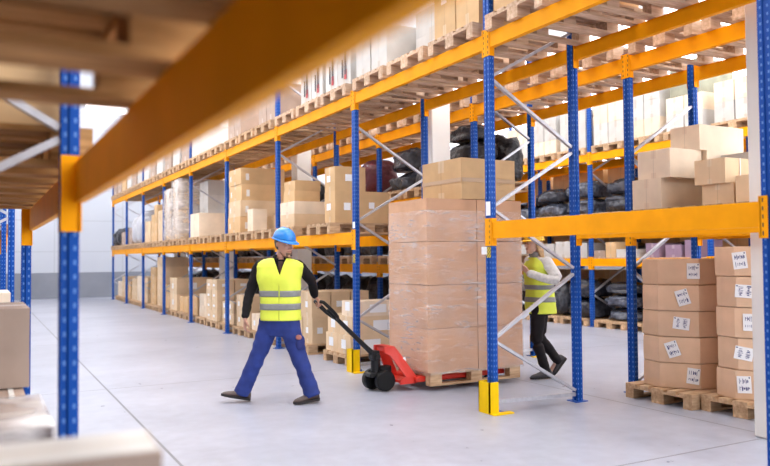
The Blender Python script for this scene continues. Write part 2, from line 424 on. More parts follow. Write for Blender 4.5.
for i in range(7):                                   # ribbon glazing along the far side
    y0 = -5 + i * 5
    w = g = G(); g.box(17.45, 17.5, y0 + .08, y0 + 4.92, 3.4, 8.6)
    w = struct(g.build('window_%d' % (i + 1), 'window'))
    g = G()
    for y in (y0 + .04, y0 + 1.66, y0 + 3.33): g.box(17.40, 17.5, y - .05, y + .05, 3.4, 8.6)
    g.box(17.40, 17.5, y0, y0 + 5, 5.95, 6.05)
    f = g.build('window_frame', 'mullion', w)
n = 8
for x0 in (2.2, 5.6, 9.0, 13.2):                    # rooflights over the aisles
    for k in range(5):
        y0 = -2.0 + k * 6.2
        g = G(); g.box(x0 - .8, x0 + .8, y0, y0 + 4.0, H_CEIL - .03, H_CEIL - .004)
        struct(g.build('window_%d' % n, 'skylight')); n += 1
for i in range(2):                                   # small high panes in the end wall
    g = G(); x0 = 3.45 + i * -3.2; g.box(x0, x0 + 2.4, 29.96, 30.02, 7.0, 7.62)
    struct(g.build('window_%d' % n, 'window')); n += 1
for i, y in enumerate((3.69, 8.70, 13.60, 18.65, 23.7)):
    g = G(); g.bbox(5.51, y, 0, .30, .30, H_CEIL, .012)
    struct(g.build('column_%d' % (i + 1), 'column'))

# ------------------------------------------------------------------ racking
BAY = 2.8
def Yk(k): return 5.67 + BAY * k
ROWS = {  # front post centre, rear post centre, direction the row faces, name
    'main': (4.169, 5.191, 'main blue rack row'),
    'back': (6.0, 6.99, 'second rack row behind the white columns'),
    'far': (10.82, 11.88, 'third rack row across the far aisle'),
    'deep': (12.15, 13.2, 'fourth rack row, deepest in the hall'),
    'near': (.276, -.75, 'foreground rack on the left'),
}
POSTCACHE = {}
def post_mesh(h):
    h = round(h, 2)
    if h not in POSTCACHE:
        g = G()   # stepped omega section: wide face to the aisle, narrower lips behind
        g.prism([(-.03, -.045), (-.03, -.028), (-.03, -.012), (-.024, -.009), (-.024, .009), (-.03, .012), (-.03, .028), (-.03, .045),
                 (.003, .045), (.008, .037), (.03, .037), (.03, .02), (.026, .02), (.026, -.02), (.03, -.02), (.03, -.037), (.008, -.037), (.003, -.045)], .006, h)
        me = bpy.data.meshes.new('upright_post'); bmesh.ops.recalc_face_normals(g.bm, faces=g.bm.faces[:]); g.bm.to_mesh(me); g.bm.free()
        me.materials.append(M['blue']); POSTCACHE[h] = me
    return POSTCACHE[h]

def frame(row, y, h, label, mirror=False, guard=(), stickers=(), braces=True, group='rack frames'):
    xf, xr, _ = ROWS[row]
    s = 1 if xr > xf else -1
    d = abs(xr - xf)
    t = thing('rack_upright', (xf, y, 0), label, 'rack frame', group)
    for x, fl in ((0, 0), (s * d, PI)):
        p = link('upright_post', post_mesh(h), None, t, (x, 0, 0), rz=fl if s > 0 else PI - fl)
        g = G(); g.box(x - .075, x + .075, -.07, .07, 0, .008)
        for bx, by in ((-.055, 0), (.055, 0)):
            g.cyl((x + bx, by, .008), (x + bx, by, .022), .01, 8)
        g.build('foot_plate', 'blue_plain', t)
    if braces:
        a, b = s * .032, s * (d - .032)
        if mirror: a, b = b, a
        z = .66; zs = []
        fz = [.66 + 1.22 * i for i in range(5)]; rz_ = [.08 + 1.2 * i for i in range(5)]
        segs = []
        for i in range(5):
            segs.append((a, fz[i] - .02, b, rz_[i] + .03))
            if i + 1 < 5: segs.append((a, fz[i] + .02, b, rz_[i + 1] - .03))
        for x0, z0, x1, z1 in segs:
            if max(z0, z1) > h: continue
            g = G(); g.bar((x0, 0, z0), (x1, 0, z1), .026, .040, up=Vector((0, 1, 0)))
            g.build('diagonal_brace', 'zinc', t)
        g = G(); g.bar((a, 0, .09), (b, 0, .07), .028, .036); g.build('horizontal_brace', 'zinc', t)
    for x in guard:      # L-shaped yellow kick guard round a post
        g = G()
        o = -1 if x == 0 else 1
        X = x * s * d
        xo = X + o * .105
        g.box(min(xo, xo + .012), max(xo, xo + .012), -.085, .085, 0, .285)
        g.box(min(xo, X + o * .0), max(xo, X + o * .0), -.085, -.073, .0, .285)
        g.box(min(xo, X), max(xo, X), .073, .085, 0, .285)
        g.box(min(xo, X - o * .12), max(xo, X - o * .12), -.155, -.085, 0, .012)
        g.build('column_guard', 'guard', t)['label'] = 'yellow kick guard'
    for k, (z0, z1, m) in enumerate(stickers):
        g = G(); g.box(-.0318, -.0304, -.034, .034, z0, z1)
        q = g.build('safety_sticker', m, t)
    return t

BEAMCACHE = {}
def beam(row, rear, y0, y1, zc, label, hgt=.15, group='load beams', full=(False, False), out=0.):
    """box beam between two frames with a bolted end plate on each upright; zc is the middle of its height"""
    xf, xr, _ = ROWS[row]
    s = 1 if xr > xf else -1
    X = xr if rear else xf
    o = (1 if rear else -1) * s          # the side the beam faces
    key = (o, hgt, round(y1 - y0, 3), full, out)
    t = thing('rack_crossbar', (X, y0, zc), label, 'beam', group)
    L = y1 - y0
    if key not in BEAMCACHE:
        ms = []
        g = G()
        xa, xb = sorted((o * (.030 + out), o * (-.022 + out))) if not out else (.016, .046)
        g.box(xa, xb, .0465, L - .0465, -hgt / 2, hgt / 2 - .028)
        xa2, xb2 = sorted((o * (.030 + out), o * out)) if not out else (.016, .046)
        g.box(xa2, xb2, .0465, L - .0465, hgt / 2 - .028, hgt / 2)
        ms.append(('beam_section', g))
        for e in (0, 1):
            g = G()
            f = full[e]
            ya, yb = ((-.045 if f else .002), .062) if e == 0 else (L - .062, L + (.045 if f else -.002))
            xa, xb = sorted((o * .0305, o * .0365))
            z0, z1 = (-.145, .11) if not out else (-.172, .095)
            g.box(xa, xb, ya, yb, z0, z1)
            ye = (.0465, .0525) if e == 0 else (L - .0525, L - .0465)
            xa, xb = sorted((o * .0365, o * (-.025 if not out else -.031)))
            g.box(xa, xb, ye[0], ye[1], z0, z1)
            g.mi = 1
            yc = (ya + yb) / 2 if not f else (.024 if e == 0 else L - .024)
            for z in (-.115, -.065, -.015, .035, .085):
                xa, xb = sorted((o * .0366, o * .0372))
                g.box(xa, xb, yc - .005, yc + .005, z - .012, z + .012)
            ms.append(('end_plate', g))
        out = []
        for nm, g in ms:
            me = bpy.data.meshes.new(nm); bmesh.ops.recalc_face_normals(g.bm, faces=g.bm.faces[:]); g.bm.to_mesh(me); g.bm.free()
            me.materials.append(M['yellow'])
            if nm == 'end_plate': me.materials.append(M['slot'])
            out.append((nm, me))
        BEAMCACHE[key] = out
    for nm, me in BEAMCACHE[key]: link(nm, me, None, t)
    return t

ORD = ['first', 'second', 'third', 'fourth', 'fifth', 'sixth', 'seventh', 'eighth', 'ninth']
H1, H2 = 1.674, 3.44
def bayname(b):
    return {-1: 'right-hand bay', 0: 'tunnel bay'}.get(b) or ORD[b - 1] + ' bay past tunnel'
def framename(k):
    return {-1: 'at the right picture edge', 0: 'on the right side of the load', 1: 'just left of the load'}.get(k) or \
           ORD[k - 2] + ' past the one left of load'

# main row
def yb(k): return Yk(k) - (.035 if k in (0, -1) else 0)
for k in range(-1, 9):
    y = yb(k)
    tall = k % 2 == 0 or k == -1
    st = {0: ((1.81, 1.94, 'paper'), (1.42, 1.52, 'haz')), 1: ((1.80, 1.88, 'paper'), (1.36, 1.47, 'haz'))}.get(k, ())
    fr = frame('main', y, 5.6 if tall else 3.56, 'blue rack frame of main row, ' + framename(k),
          guard=(0, ) if k in (0, 1) else (), stickers=st)
    if k == 0:
        g = G(); g.box(-.036, -.0345, .020, .105, 1.45, 1.52); g.build('hanging_tag', 'paper', fr)
for b in range(-1, 8):
    for lv, zc, hgt, nm in (('lower', H1, .155, 'lower'), ('upper', H2, .14, 'upper')):
        if b == 0 and lv == 'lower': continue
        for rear in (False, True):
            fu = [False, False]
            if lv == 'lower' and b == -1: fu[1] = True
            if lv == 'lower' and b == 1: fu[0] = True
            if b == 7: fu[1] = True
            beam('main', rear, yb(b), yb(b + 1), zc, 'yellow %s %s beam of main row, %s' % (nm, 'rear' if rear else 'front', bayname(b)), hgt, full=tuple(fu))

# second row, back to back behind the columns
for k in range(-1, 8):
    frame('back', Yk(k), 5.2 if k % 2 else 3.56, 'blue rack frame of second row, ' + framename(k), mirror=True, guard=(1,) if k == 1 else (), group='rack frames')
for b in range(-1, 7):
    lv = [(H2, 'upper')] if b == 0 else [(H1, 'lower'), (H2, 'upper')] if b == -1 else [(1.235, 'low'), (2.285, 'middle'), (H2, 'upper')]
    for zc, nm in lv:
        for rear in (False, True):
            fu = (b in (1,) and nm != 'upper', b in (-1, 6) and (nm != 'upper' or b == 6))
            beam('back', rear, Yk(b), Yk(b + 1), zc, 'yellow %s %s beam of second rack row, %s' % (nm, 'rear' if rear else 'front', bayname(b)), .15, full=fu)

# third and fourth rows across the far aisle
for row, ks in (('far', range(-1, 6)), ('deep', range(0, 6))):
    rn = 'third' if row == 'far' else 'fourth'
    for k in ks:
        frame(row, Yk(k), 5.2 if k % 2 == 0 else 3.55, 'blue rack frame of %s row, %s' % (rn, framename(k)))
    for b in list(ks)[:-1]:
        for zc, nm in ((1.29, 'low'), (2.05, 'middle'), (3.40, 'upper')):
            for rear in (False, True):
                if row == 'deep' and rear: continue
                beam(row, rear, Yk(b), Yk(b + 1), zc, 'yellow %s %s beam of %s rack row, %s' % (nm, 'rear' if rear else 'front', rn, bayname(b)), .15)

# foreground rack on the left, camera looks out from inside it
NY = [2.87 + BAY * k for k in range(-1, 5)]
NF = ['beside the camera, out of view', 'nearest the camera on the left', 'second from the camera', 'third from the camera', 'fourth from the camera', 'fifth from the camera']
for i, y in enumerate(NY):
    frame('near', y, 2.03 if False else 5.2, 'blue perforated rack frame of foreground rack, ' + NF[i])
for i in range(5):
    if i in (2, 3): continue
    for rear in (False, True):
        beam('near', rear, NY[i], NY[i + 1], 1.705, 'amber %s beam of foreground rack, %s' % ('rear' if rear else 'front', ['overhead at the picture edge', 'just past the nearest upright', '', '', 'farthest visible'][i]), .14,
             full=(i == 4, i in (1, 4)), out=0. if rear else .01)

# ------------------------------------------------------------------ pallets
def slab(bm_g, x0, x1, y0, y1, z0, z1): bm_g.box(x0, x1, y0, y1, z0, z1)
PAL = {}
def pallet_parts(mat):
    if mat in PAL: return PAL[mat]
    out = []
    def add(nm, fn):
        g = G(); fn(g)
        me = bpy.data.meshes.new(nm); bmesh.ops.recalc_face_normals(g.bm, faces=g.bm.faces[:]); g.bm.to_mesh(me); g.bm.free()
        me.materials.append(M[mat]); out.append((nm, me))
    def deck(g):
        for y, w in ((-.3275, .145), (-.166, .10), (0, .145), (.166, .10), (.3275, .145)): g.box(-.6, .6, y - w / 2, y + w / 2, .122, .144)
        for x, w in ((-.5275, .145), (0, .145), (.5275, .145)): g.box(x - w / 2, x + w / 2, -.4, .4, .100, .122)
    add('deck', deck)
    for x in (-.5275, 0, .5275):
        for y, w in ((-.35, .10), (0, .145), (.35, .10)):
            add('block', lambda g: g.box(x - .0725, x + .0725, y - w / 2, y + w / 2, .022, .100))
    for y, w in ((-.35, .10), (0, .145), (.35, .10)):
        add('bottom_board', lambda g: g.box(-.6, .6, y - w / 2, y + w / 2, 0, .022))
    PAL[mat] = out
    return out
PH = .1475
def pallet(x, y, z, label, mat='wood', rz=0., group='wooden pallets'):
    t = thing('wooden_pallet', (x, y, z + .002), label, 'pallet', group, rz)
    for nm, me in pallet_parts(mat): link(nm, me, None, t)
    return t

# ------------------------------------------------------------------ cartons
CART = {}
def carton_mesh(sx, sy, sz, mat):
    key = (round(sx, 2), round(sy, 2), round(sz, 3), mat)
    if key not in CART:
        bm = bmesh.new(); bmesh.ops.create_cube(bm, size=1)
        bmesh.ops.subdivide_edges(bm, edges=bm.edges[:], cuts=4, use_grid_fill=True)
        rr = random.Random(hash(key) & 0xffff)
        ph = Vector((rr.random() * 50, rr.random() * 50, rr.random() * 50))
        for v in bm.verts:
            c = v.co.copy()
            p = Vector((c.x * sx, c.y * sy, (c.z + .5) * sz))
            # packed board bows outwards a touch, never below its base
            e = [(1 - (2 * c[i]) ** 2) for i in range(3)]
            if abs(c.x) > .499: p.x += math.copysign(.004, c.x) * e[1] * e[2] + .0025 * noise.noise(p * 4 + ph)
            if abs(c.y) > .499: p.y += math.copysign(.004, c.y) * e[0] * e[2] + .0025 * noise.noise(p * 4 + ph)
            v.co = p
        me = bpy.data.meshes.new('carton'); bm.to_mesh(me); bm.free(); me.materials.append(M[mat]); CART[key] = me
    return CART[key]

MATNAME = {'kraft': 'brown', 'tan': 'tan', 'pale': 'pale', 'white': 'white', 'taupe': 'greyish', 'pink': 'pinkish brown', 'purple': 'mauve'}
def carton(x, y, z, sx, sy, sz, mat, label, group, rz=0., marks=(), name='carton'):
    """x, y centre; z underside. marks: list of (face, u, v, w, h, material) flat labels stuck on a side"""
    o = link(name, carton_mesh(sx, sy, sz, mat), None, None, (x, y, z), rz=rz)
    tag(o, label, 'box', group)
    for f, u, v, w, h, m in marks:
        sticker(o, f, sx, sy, sz, u, v, w, h, m)
    return o

def sticker(o, f, sx, sy, sz, u, v, w, h, m, name='label', off=.0085, scrib=0, tilt=0.):
    """paper stuck on face -x or -y of a box; u across from the face centre, v up from the base"""
    g = G()
    rot = Matrix.Rotation(tilt, 3, 'Z')
    def P(a, b, e):
        q = rot @ Vector((a, b, 0))
        if f == '-y': return Vector((u + q.x, -sy / 2 - off - e, v + q.y))
        return Vector((-sx / 2 - off - e, u - q.x, v + q.y))
    def plate(a0, a1, b0, b1, e0, e1):
        vs = [P(a, b, e) for e in (e0, e1) for b in (b0, b1) for a in (a0, a1)]
        g._new(vs, [(0, 2, 3, 1), (4, 5, 7, 6), (0, 1, 5, 4), (2, 6, 7, 3), (0, 4, 6, 2), (1, 3, 7, 5)])
    plate(-w / 2, w / 2, -h / 2, h / 2, 0, .001)
    q = g.build(name, m, o)
    if scrib:
        r = random.Random(scrib); g = G()
        for line in range(2):       # hurried pen strokes in two rows
            b = h * (.2 - .42 * line); a = -w * .34
            while a < w * .34:
                hh = h * r.uniform(.05, .16); ww = w * r.uniform(.05, .12)
                t = r.uniform(-.02, .02)
                plate(a, a + w * .035, b - hh, b + hh, .001, .0018)
                if r.random() < .75: plate(a, a + ww, b + hh * r.uniform(-1, .8) - .003, b + hh * .4 + .003, .001, .0018)
                a += ww + w * .04
        plate(w * .34, w * .42, h * .36, h * .46, .001, .0018)
        g.build('handwriting', 'ink', q)
    return q

CELLX = 4.68          # middle of a pallet in the main row
def stack(cx, cy, z, nx, ny, nz, sx, sy, sz, mat, place, group, jit=.012, marks=None, skip=(), seed=0, mats=None):
    """rows of cartons on one pallet; every carton an object with its own label"""
    r = random.Random(seed + int(cx * 100) + int(cy * 1000) + int(z * 10))
    layers = {1: ['only'], 2: ['bottom', 'top'], 3: ['bottom', 'middle', 'top'], 4: ['bottom', 'second', 'third', 'top'], 5: ['bottom', 'second', 'middle', 'fourth', 'top'], 6: ['bottom', 'second', 'third', 'fourth', 'fifth', 'top']}[nz]
    for k in range(nz):
        for j in range(ny):
            for i in range(nx):
                if (i, j, k) in skip: continue
                x = cx + (i - (nx - 1) / 2) * (sx + .022) + r.uniform(-jit, jit) * .3
                y = cy + (j - (ny - 1) / 2) * (sy + .022) + r.uniform(-jit, jit) * .3
                mm = mats[k % len(mats)] if mats else mat
                col = ('' if ny == 1 else ('right ' if j == 0 else 'left ' if j == ny - 1 else 'centre ')) + ('' if nx == 1 else ('outer ' if i == 0 else 'inmost ' if i == 2 else 'inner '))
                lab = '%s carton, %s %slayer, %s' % (MATNAME[mm], layers[k], col, place)
                o = carton(x, y, z + k * (sz + .0015), sx, sy, sz, mm, lab, group, rz=r.uniform(-.006, .006))
                if marks:
                    for mk in marks:
                        if mk[0] == '-x' and i != 0: continue
                        if mk[0] == '-y' and j != 0: continue
                        sticker(o, mk[0], sx, sy, sz, *mk[1:])

# ------------------------------------------------------------------ lumpy goods
def blob_mesh(sx, sy, sz, seed, rough=.18, sub=4, flat=.0):
    bm = bmesh.new(); bmesh.ops.create_icosphere(bm, subdivisions=sub, radius=1)
    ph = Vector((seed * 3.17, seed * 1.71, seed * 2.3))
    for v in bm.verts:
        p = v.co.copy()
        q = Vector([math.copysign(abs(c) ** .62, c) for c in p]); q *= .80
        d = noise.noise(p * 1.6 + ph) * rough + noise.noise(p * 4.5 + ph) * rough * .45 + abs(noise.noise(p * 9 + ph)) * rough * .3
        q *= 1 + d
        v.co = Vector((q.x * sx / 2, q.y * sy / 2, q.z * sz / 2))
    for i, s_ in enumerate((sx, sy, sz)):
        a = min(v.co[i] for v in bm.verts); b = max(v.co[i] for v in bm.verts)
        for v in bm.verts: v.co[i] = (v.co[i] - a) / (b - a) * s_ - (s_ / 2 if i < 2 else 0)
    for v in bm.verts:      # sags flat where it rests and where the next one lies on it
        t = v.co.z / sz
        v.co.z = sz * (t * .2 if t < .14 else .028 + (t - .14) * 1.02 if t < .82 else .7216 + (t - .82) * 1.5466 * (1 - .35 * (t - .82) / .18) + .35 * 1.5466 * .18 * ((t - .82) / .18) ** 3)
    me = bpy.data.meshes.new('bag'); bm.to_mesh(me); bm.free()
    for p in me.polygons: p.use_smooth = True
    return me
def bag(x, y, z, sx, sy, sz, mat, label, group, seed=1, rough=.18, name='stuffed_bag', cat='bag', rz=0.):
    me = blob_mesh(sx, sy, sz - .006, seed, rough); me.materials.append(M[mat])
    return tag(link(name, me, None, None, (x, y, z + .003), rz=rz), label, cat, group)

def wrapped_load(x, y, z, sx, sy, h, label, core='tan', seed=1, film='milky', group='film wrapped pallet loads'):
    """cartons shrink-wrapped on their pallet: one bundle"""
    t = thing('wrapped_load', (x, y, z), label, 'wrapped load', group)
    r = random.Random(seed)
    n = max(2, int(h / .3))
    for k in range(n):
        g = G(); g.bbox(r.uniform(-.01, .01), 0, k * h / n, sx * .94, sy * .94, h / n - .006, .01); g.build('carton_layer', core, t)
    bm = bmesh.new(); bmesh.ops.create_cube(bm, size=1); bmesh.ops.subdivide_edges(bm, edges=bm.edges[:], cuts=9, use_grid_fill=True)
    for v in bm.verts:
        p = Vector((v.co.x * sx, v.co.y * sy, (v.co.z + .5) * h))
        d = .035 * noise.noise(p * 3.3 + Vector((seed, 0, 0))) + .02 * noise.noise(p * 9)
        p.x *= 1 + d; p.y *= 1 + d
        if v.co.z > .49: p.z += .02 + .03 * noise.noise(p * 5)
        v.co = p
    me = bpy.data.meshes.new('wrap'); bm.to_mesh(me); bm.free(); me.materials.append(M[film])
    for p in me.polygons: p.use_smooth = True
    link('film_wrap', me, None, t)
    return t

SLOT = ['nearest', 'middle', 'farthest']
def slotY(b, s): return Yk(b) + .5 + .9 * s
Z1, Z2 = H1 + .0775, H2 + .07
def mp(b, s, lev, x=CELLX, y=None, group='wooden pallets in the main row'):
    z = {'floor': 0, 'lower': Z1, 'upper': Z2}[lev]
    yy = slotY(b, s) if y is None else y
    pallet(x, yy, z, 'wooden pallet %s, %s of %s, main row' % ('on the floor' if lev == 'floor' else 'on the %s beams' % lev, SLOT[s], bayname(b)), group=group, mat='wood_orange' if lev == 'upper' and b < 2 else 'wood')
    return z + PH
def pl(b, s, lev): return '%s %s pallet, %s' % (SLOT[s], {'floor': 'floor', 'lower': 'lower beam', 'upper': 'upper beam'}[lev], bayname(b))
GC = 'cartons in the main rack row'

# ---- main row, lower beams
z = mp(1, 0, 'lower', y=9.47)
o = carton(4.585, 9.27, z, .83, .34, .43, 'kraft', 'wide brown carton with white labels under a smaller one, lower beams beside load', GC)
for u, v, w in ((-.24, .22, .10), (.13, .24, .085)): sticker(o, "-y", .83, .34, .43, u, v, w, w, "paper")
sticker(o, '-x', .83, .34, .43, .02, .22, .13, .09, 'paper')
o = carton(4.40, 9.27, z + .43, .46, .33, .33, 'kraft', 'smaller brown carton on top of the wide labelled carton, lower beams beside load', GC)
sticker(o, '-y', .46, .33, .33, -.03, .18, .10, .09, 'paper'); sticker(o, '-x', .46, .33, .33, .02, .17, .11, .085, 'paper')
z = mp(1, 2, 'lower', y=10.80)
for k, (sx, sy, sz, m, x, lb) in enumerate(((.60, .60, .20, 'tan', 4.46, 'flat tan carton at the base of a four high stack above the man'),
                                         (.60, .60, .19, 'pale', 4.46, 'pale flat carton second in the four high stack above the man'),
                                         (.42, .46, .165, 'kraft', 4.40, 'brown flat carton third in the four high stack above the man'),
                                         (.42, .46, .16, 'kraft', 4.41, 'brown flat carton topping the four high stack above the man'))):
    carton(x, 10.85, z, sx, sy, sz, m, lb, GC); z += sz
mp(2, 0, 'lower')
z = mp(2, 1, 'lower')
carton(4.34, 12.80, z, .26, .30, .40, 'pale', 'pale upright carton standing right of the wide brown stack, lower beams', GC)
carton(4.86, 12.76, z, .50, .44, .30, 'tan', 'tan carton standing behind the pale upright one, lower beams', GC)
z = mp(2, 2, 'lower'); stack(4.58, 13.55, z, 1, 1, 4, .84, .74, .295, 'kraft', pl(2, 2, 'lower'), GC, mats=['kraft', 'tan', 'kraft', 'kraft'], jit=.05, marks=[('-x', .22, .13, .06, .10, 'white_ink'), ('-y', -.3, .13, .06, .12, 'white_ink')])
z = mp(3, 0, 'lower'); mp(3, 1, 'lower')
z = mp(3, 2, 'lower'); stack(4.46, 16.42, z, 1, 1, 1, .64, .76, .52, 'pale', pl(3, 2, 'lower'), GC)
z = mp(4, 0, 'lower'); stack(4.92, 17.37, z, 1, 1, 4, .66, .74, .33, 'white', pl(4, 0, 'lower'), GC)
for s, h in ((1, 1.42), (2, 1.25)):
    z = mp(4, s, 'lower'); wrapped_load(CELLX, slotY(4, s), z, 1.1, .76, h, 'film wrapped carton load, %s of fourth bay past tunnel, lower beams' % SLOT[s], 'tan', 20 + s)
z = mp(5, 0, 'lower'); stack(4.6, slotY(5, 0), z, 1, 2, 3, .8, .38, .27, 'tan', pl(5, 0, 'lower'), GC)
z = mp(5, 1, 'lower'); stack(4.6, slotY(5, 1), z, 1, 2, 4, .8, .36, .25, 'kraft', pl(5, 1, 'lower'), GC, skip=((0, 1, 3),))
z = mp(5, 2, 'lower'); stack(4.6, slotY(5, 2), z, 1, 2, 2, .8, .36, .3, 'tan', pl(5, 2, 'lower'), GC)
z = mp(6, 0, 'lower'); bag(4.6, slotY(6, 0), z, 1.0, .86, 1.0, 'bag_white', 'bulging white wrapped bundle on lower beams near the end wall', 'wrapped bundles', 31, .1, name='wrapped_bundle', cat='bundle')
z = mp(6, 1, 'lower'); bag(4.6, slotY(6, 1), z, 1.0, .84, .95, 'bag_white', 'white wrapped bundle left of the other one on the lower beams', 'wrapped bundles', 33, .1, name='wrapped_bundle', cat='bundle')
z = mp(6, 2, 'lower'); stack(4.6, slotY(6, 2), z, 1, 1, 2, .8, .7, .26, 'taupe', pl(6, 2, 'lower'), GC)
z = mp(7, 0, 'lower'); stack(4.6, slotY(7, 0), z, 1, 1, 1, .9, .75, .42, 'taupe', pl(7, 0, 'lower'), GC)
for s in (1, 2):
    z = mp(7, s, 'lower'); bag(4.62, slotY(7, s), z, 1.05, .84, .62, 'bag_black', 'black stuffed bag on lower beams at far end, %s of last bay' % SLOT[s], 'black bags at the far end', 40 + s)

# ---- main row, floor
LBL = [('-x', .02, .13, .10, .09, 'paper'), ('-y', -.05, .12, .13, .11, 'paper')]
z = mp(1, 0, 'floor', x=4.84, y=9.28)
zz = z
for k, (sz, m, sx) in enumerate(((.25, 'tan', .68), (.25, 'tan', .66), (.20, 'pale', .60))):
    for j, yy in enumerate((9.08, 9.48)):
        if k == 2 and j == 1: continue
        lab = '%s carton with white label, %s %s of stack behind the yellow guard, left of load' % (MATNAME[m], ('bottom', 'middle', 'top')[k], ('right', 'left')[j])
        o = carton(4.28 + sx / 2 + .03 * k, yy, zz, sx, .385, sz, m, lab, GC)
        sticker(o, '-x', sx, .385, sz, .0, .13, .14, .12, 'paper')
        if j == 0: sticker(o, '-y', sx, .385, sz, (-.02, .10, .05)[k], sz * .5, .25, sz * .55, 'paper', scrib=0)
    zz += sz
z = mp(1, 1, 'floor', x=4.86, y=10.66); stack(4.80, 10.66, z, 3, 2, 2, .30, .36, .385, 'tan', pl(1, 1, 'floor'), GC, marks=[('-y', -.03, .2, .09, .09, 'paper'), ('-x', .0, .2, .09, .09, 'paper')])
z = mp(2, 0, 'floor', x=4.84); stack(4.72, slotY(2, 0), z, 1, 2, 2, .8, .38, .28, 'tan', pl(2, 0, 'floor'), GC, marks=LBL)
z = mp(2, 1, 'floor', x=4.84); stack(4.72, slotY(2, 1), z, 1, 2, 1, .8, .38, .29, 'pale', pl(2, 1, 'floor'), GC, marks=LBL)
z = mp(2, 2, 'floor', x=4.84); stack(4.72, slotY(2, 2), z, 1, 2, 2, .8, .38, .295, 'tan', pl(2, 2, 'floor'), GC, marks=LBL)
z = mp(3, 0, 'floor', x=4.84); stack(4.70, slotY(3, 0), z, 1, 2, 2, .74, .38, .21, 'tan', pl(3, 0, 'floor'), GC, marks=LBL)
z = mp(3, 1, 'floor', x=4.84); stack(4.62, slotY(3, 1), z, 2, 2, 4, .36, .38, .21, 'tan', pl(3, 1, 'floor'), GC, marks=[('-x', .0, .1, .14, .05, 'paper'), ('-y', .0, .1, .14, .06, 'paper')])
z = mp(3, 2, 'floor', x=4.84); stack(4.70, slotY(3, 2), z, 1, 2, 2, .74, .38, .25, 'pale', pl(3, 2, 'floor'), GC)
z = mp(4, 0, 'floor', x=4.84); stack(4.74, slotY(4, 0), z, 1, 2, 2, .8, .38, .22, 'kraft', pl(4, 0, 'floor'), GC)
z = mp(4, 1, 'floor', x=4.84); stack(4.74, slotY(4, 1), z, 1, 2, 1, .8, .38, .36, 'kraft', pl(4, 1, 'floor'), GC)
z = mp(4, 2, 'floor', x=4.84); stack(4.74, slotY(4, 2), z, 1, 1, 2, .9, .74, .40, 'tan', pl(4, 2, 'floor'), GC, marks=[('-x', .0, .2, .14, .14, 'paper'), ('-y', -.05, .2, .2, .16, 'paper')])
z = mp(5, 0, 'floor', x=4.84); stack(4.74, slotY(5, 0), z, 1, 2, 2, .8, .38, .3, 'kraft', pl(5, 0, 'floor'), GC)
z = mp(5, 1, 'floor', x=4.84); stack(4.70, slotY(5, 1), z, 1, 1, 5, .7, .62, .265, 'tan', pl(5, 1, 'floor'), GC)
z = mp(5, 2, 'floor', x=4.84); stack(4.70, slotY(5, 2), z, 1, 1, 4, .7, .7, .26, 'kraft', pl(5, 2, 'floor'), GC)
for b, s, nz, h, m in ((6, 0, 3, .24, 'tan'), (6, 1, 3, .25, 'pale'), (6, 2, 3, .22, 'tan'), (7, 0, 2, .26, 'kraft'), (7, 1, 3, .23, 'tan'), (7, 2, 2, .25, 'pale')):
    z = mp(b, s, 'floor', x=4.84); stack(4.72, slotY(b, s), z, 1, 2, nz, .8, .37, h, m, pl(b, s, 'floor'), GC)

# ---- main row, upper beams
for s in range(3):
    z = mp(-1, s, 'upper'); stack(4.70, slotY(-1, s), z, 2, 1, 1, .54, .7, .55, 'kraft', pl(-1, s, 'upper'), GC)
z = mp(0, 0, 'upper'); stack(4.42, slotY(0, 0), z, 1, 2, 1, .52, .385, .72, 'kraft', pl(0, 0, 'upper'), GC, marks=[('-x', .0, .42, .10, .12, 'white_ink')])
z = mp(0, 1, 'upper'); stack(4.80, slotY(0, 1), z, 1, 1, 2, .70, .70, .30, 'white', pl(0, 1, 'upper'), GC)
z = mp(0, 2, 'upper'); stack(4.66, slotY(0, 2), z, 1, 2, 1, 1.04, .385, .50, 'white', pl(0, 2, 'upper'), GC)
for s in (0, 1):
    z = mp(1, s, 'upper'); stack(4.66, slotY(1, s), z, 1, 2, 1, 1.0, .38, .70, 'white', pl(1, s, 'upper'), GC,
          marks=[('-x', -.05, .30, .05, .30, 'black_ink'), ('-x', -.05, .15, .07, .12, 'red_ink'), ('-x', .04, .24, .04, .24, 'black_ink')])
mp(1, 2, 'upper')
z = mp(2, 0, 'upper'); stack(4.66, slotY(2, 0), z, 1, 2, 1, 1.0, .385, .62, 'taupe', pl(2, 0, 'upper'), GC)
z = mp(2, 1, 'upper'); stack(4.9, slotY(2, 1), z, 1, 1, 1, .6, .5, .16, 'tan', pl(2, 1, 'upper'), GC)
z = mp(2, 2, 'upper'); stack(4.66, slotY(2, 2), z, 1, 2, 1, 1.0, .385, .66, 'taupe', pl(2, 2, 'upper'), GC)
mp(3, 0, 'upper')
mp(3, 1, 'upper')
z = mp(3, 2, 'upper'); stack(4.66, slotY(3, 2), z, 1, 1, 1, 1.0, .76, .66, 'white', pl(3, 2, 'upper'), GC)
for b, ms in ((4, ('taupe', 'white', 'taupe')), (5, ('white', 'taupe', 'white')), (6, ('white', 'taupe', 'white')), (7, ('kraft', 'taupe', 'taupe'))):
    for s in range(3):
        z = mp(b, s, 'upper'); stack(4.66, slotY(b, s), z, 1, 1, 1, 1.0, .72, .70, ms[s], pl(b, s, 'upper'), GC)

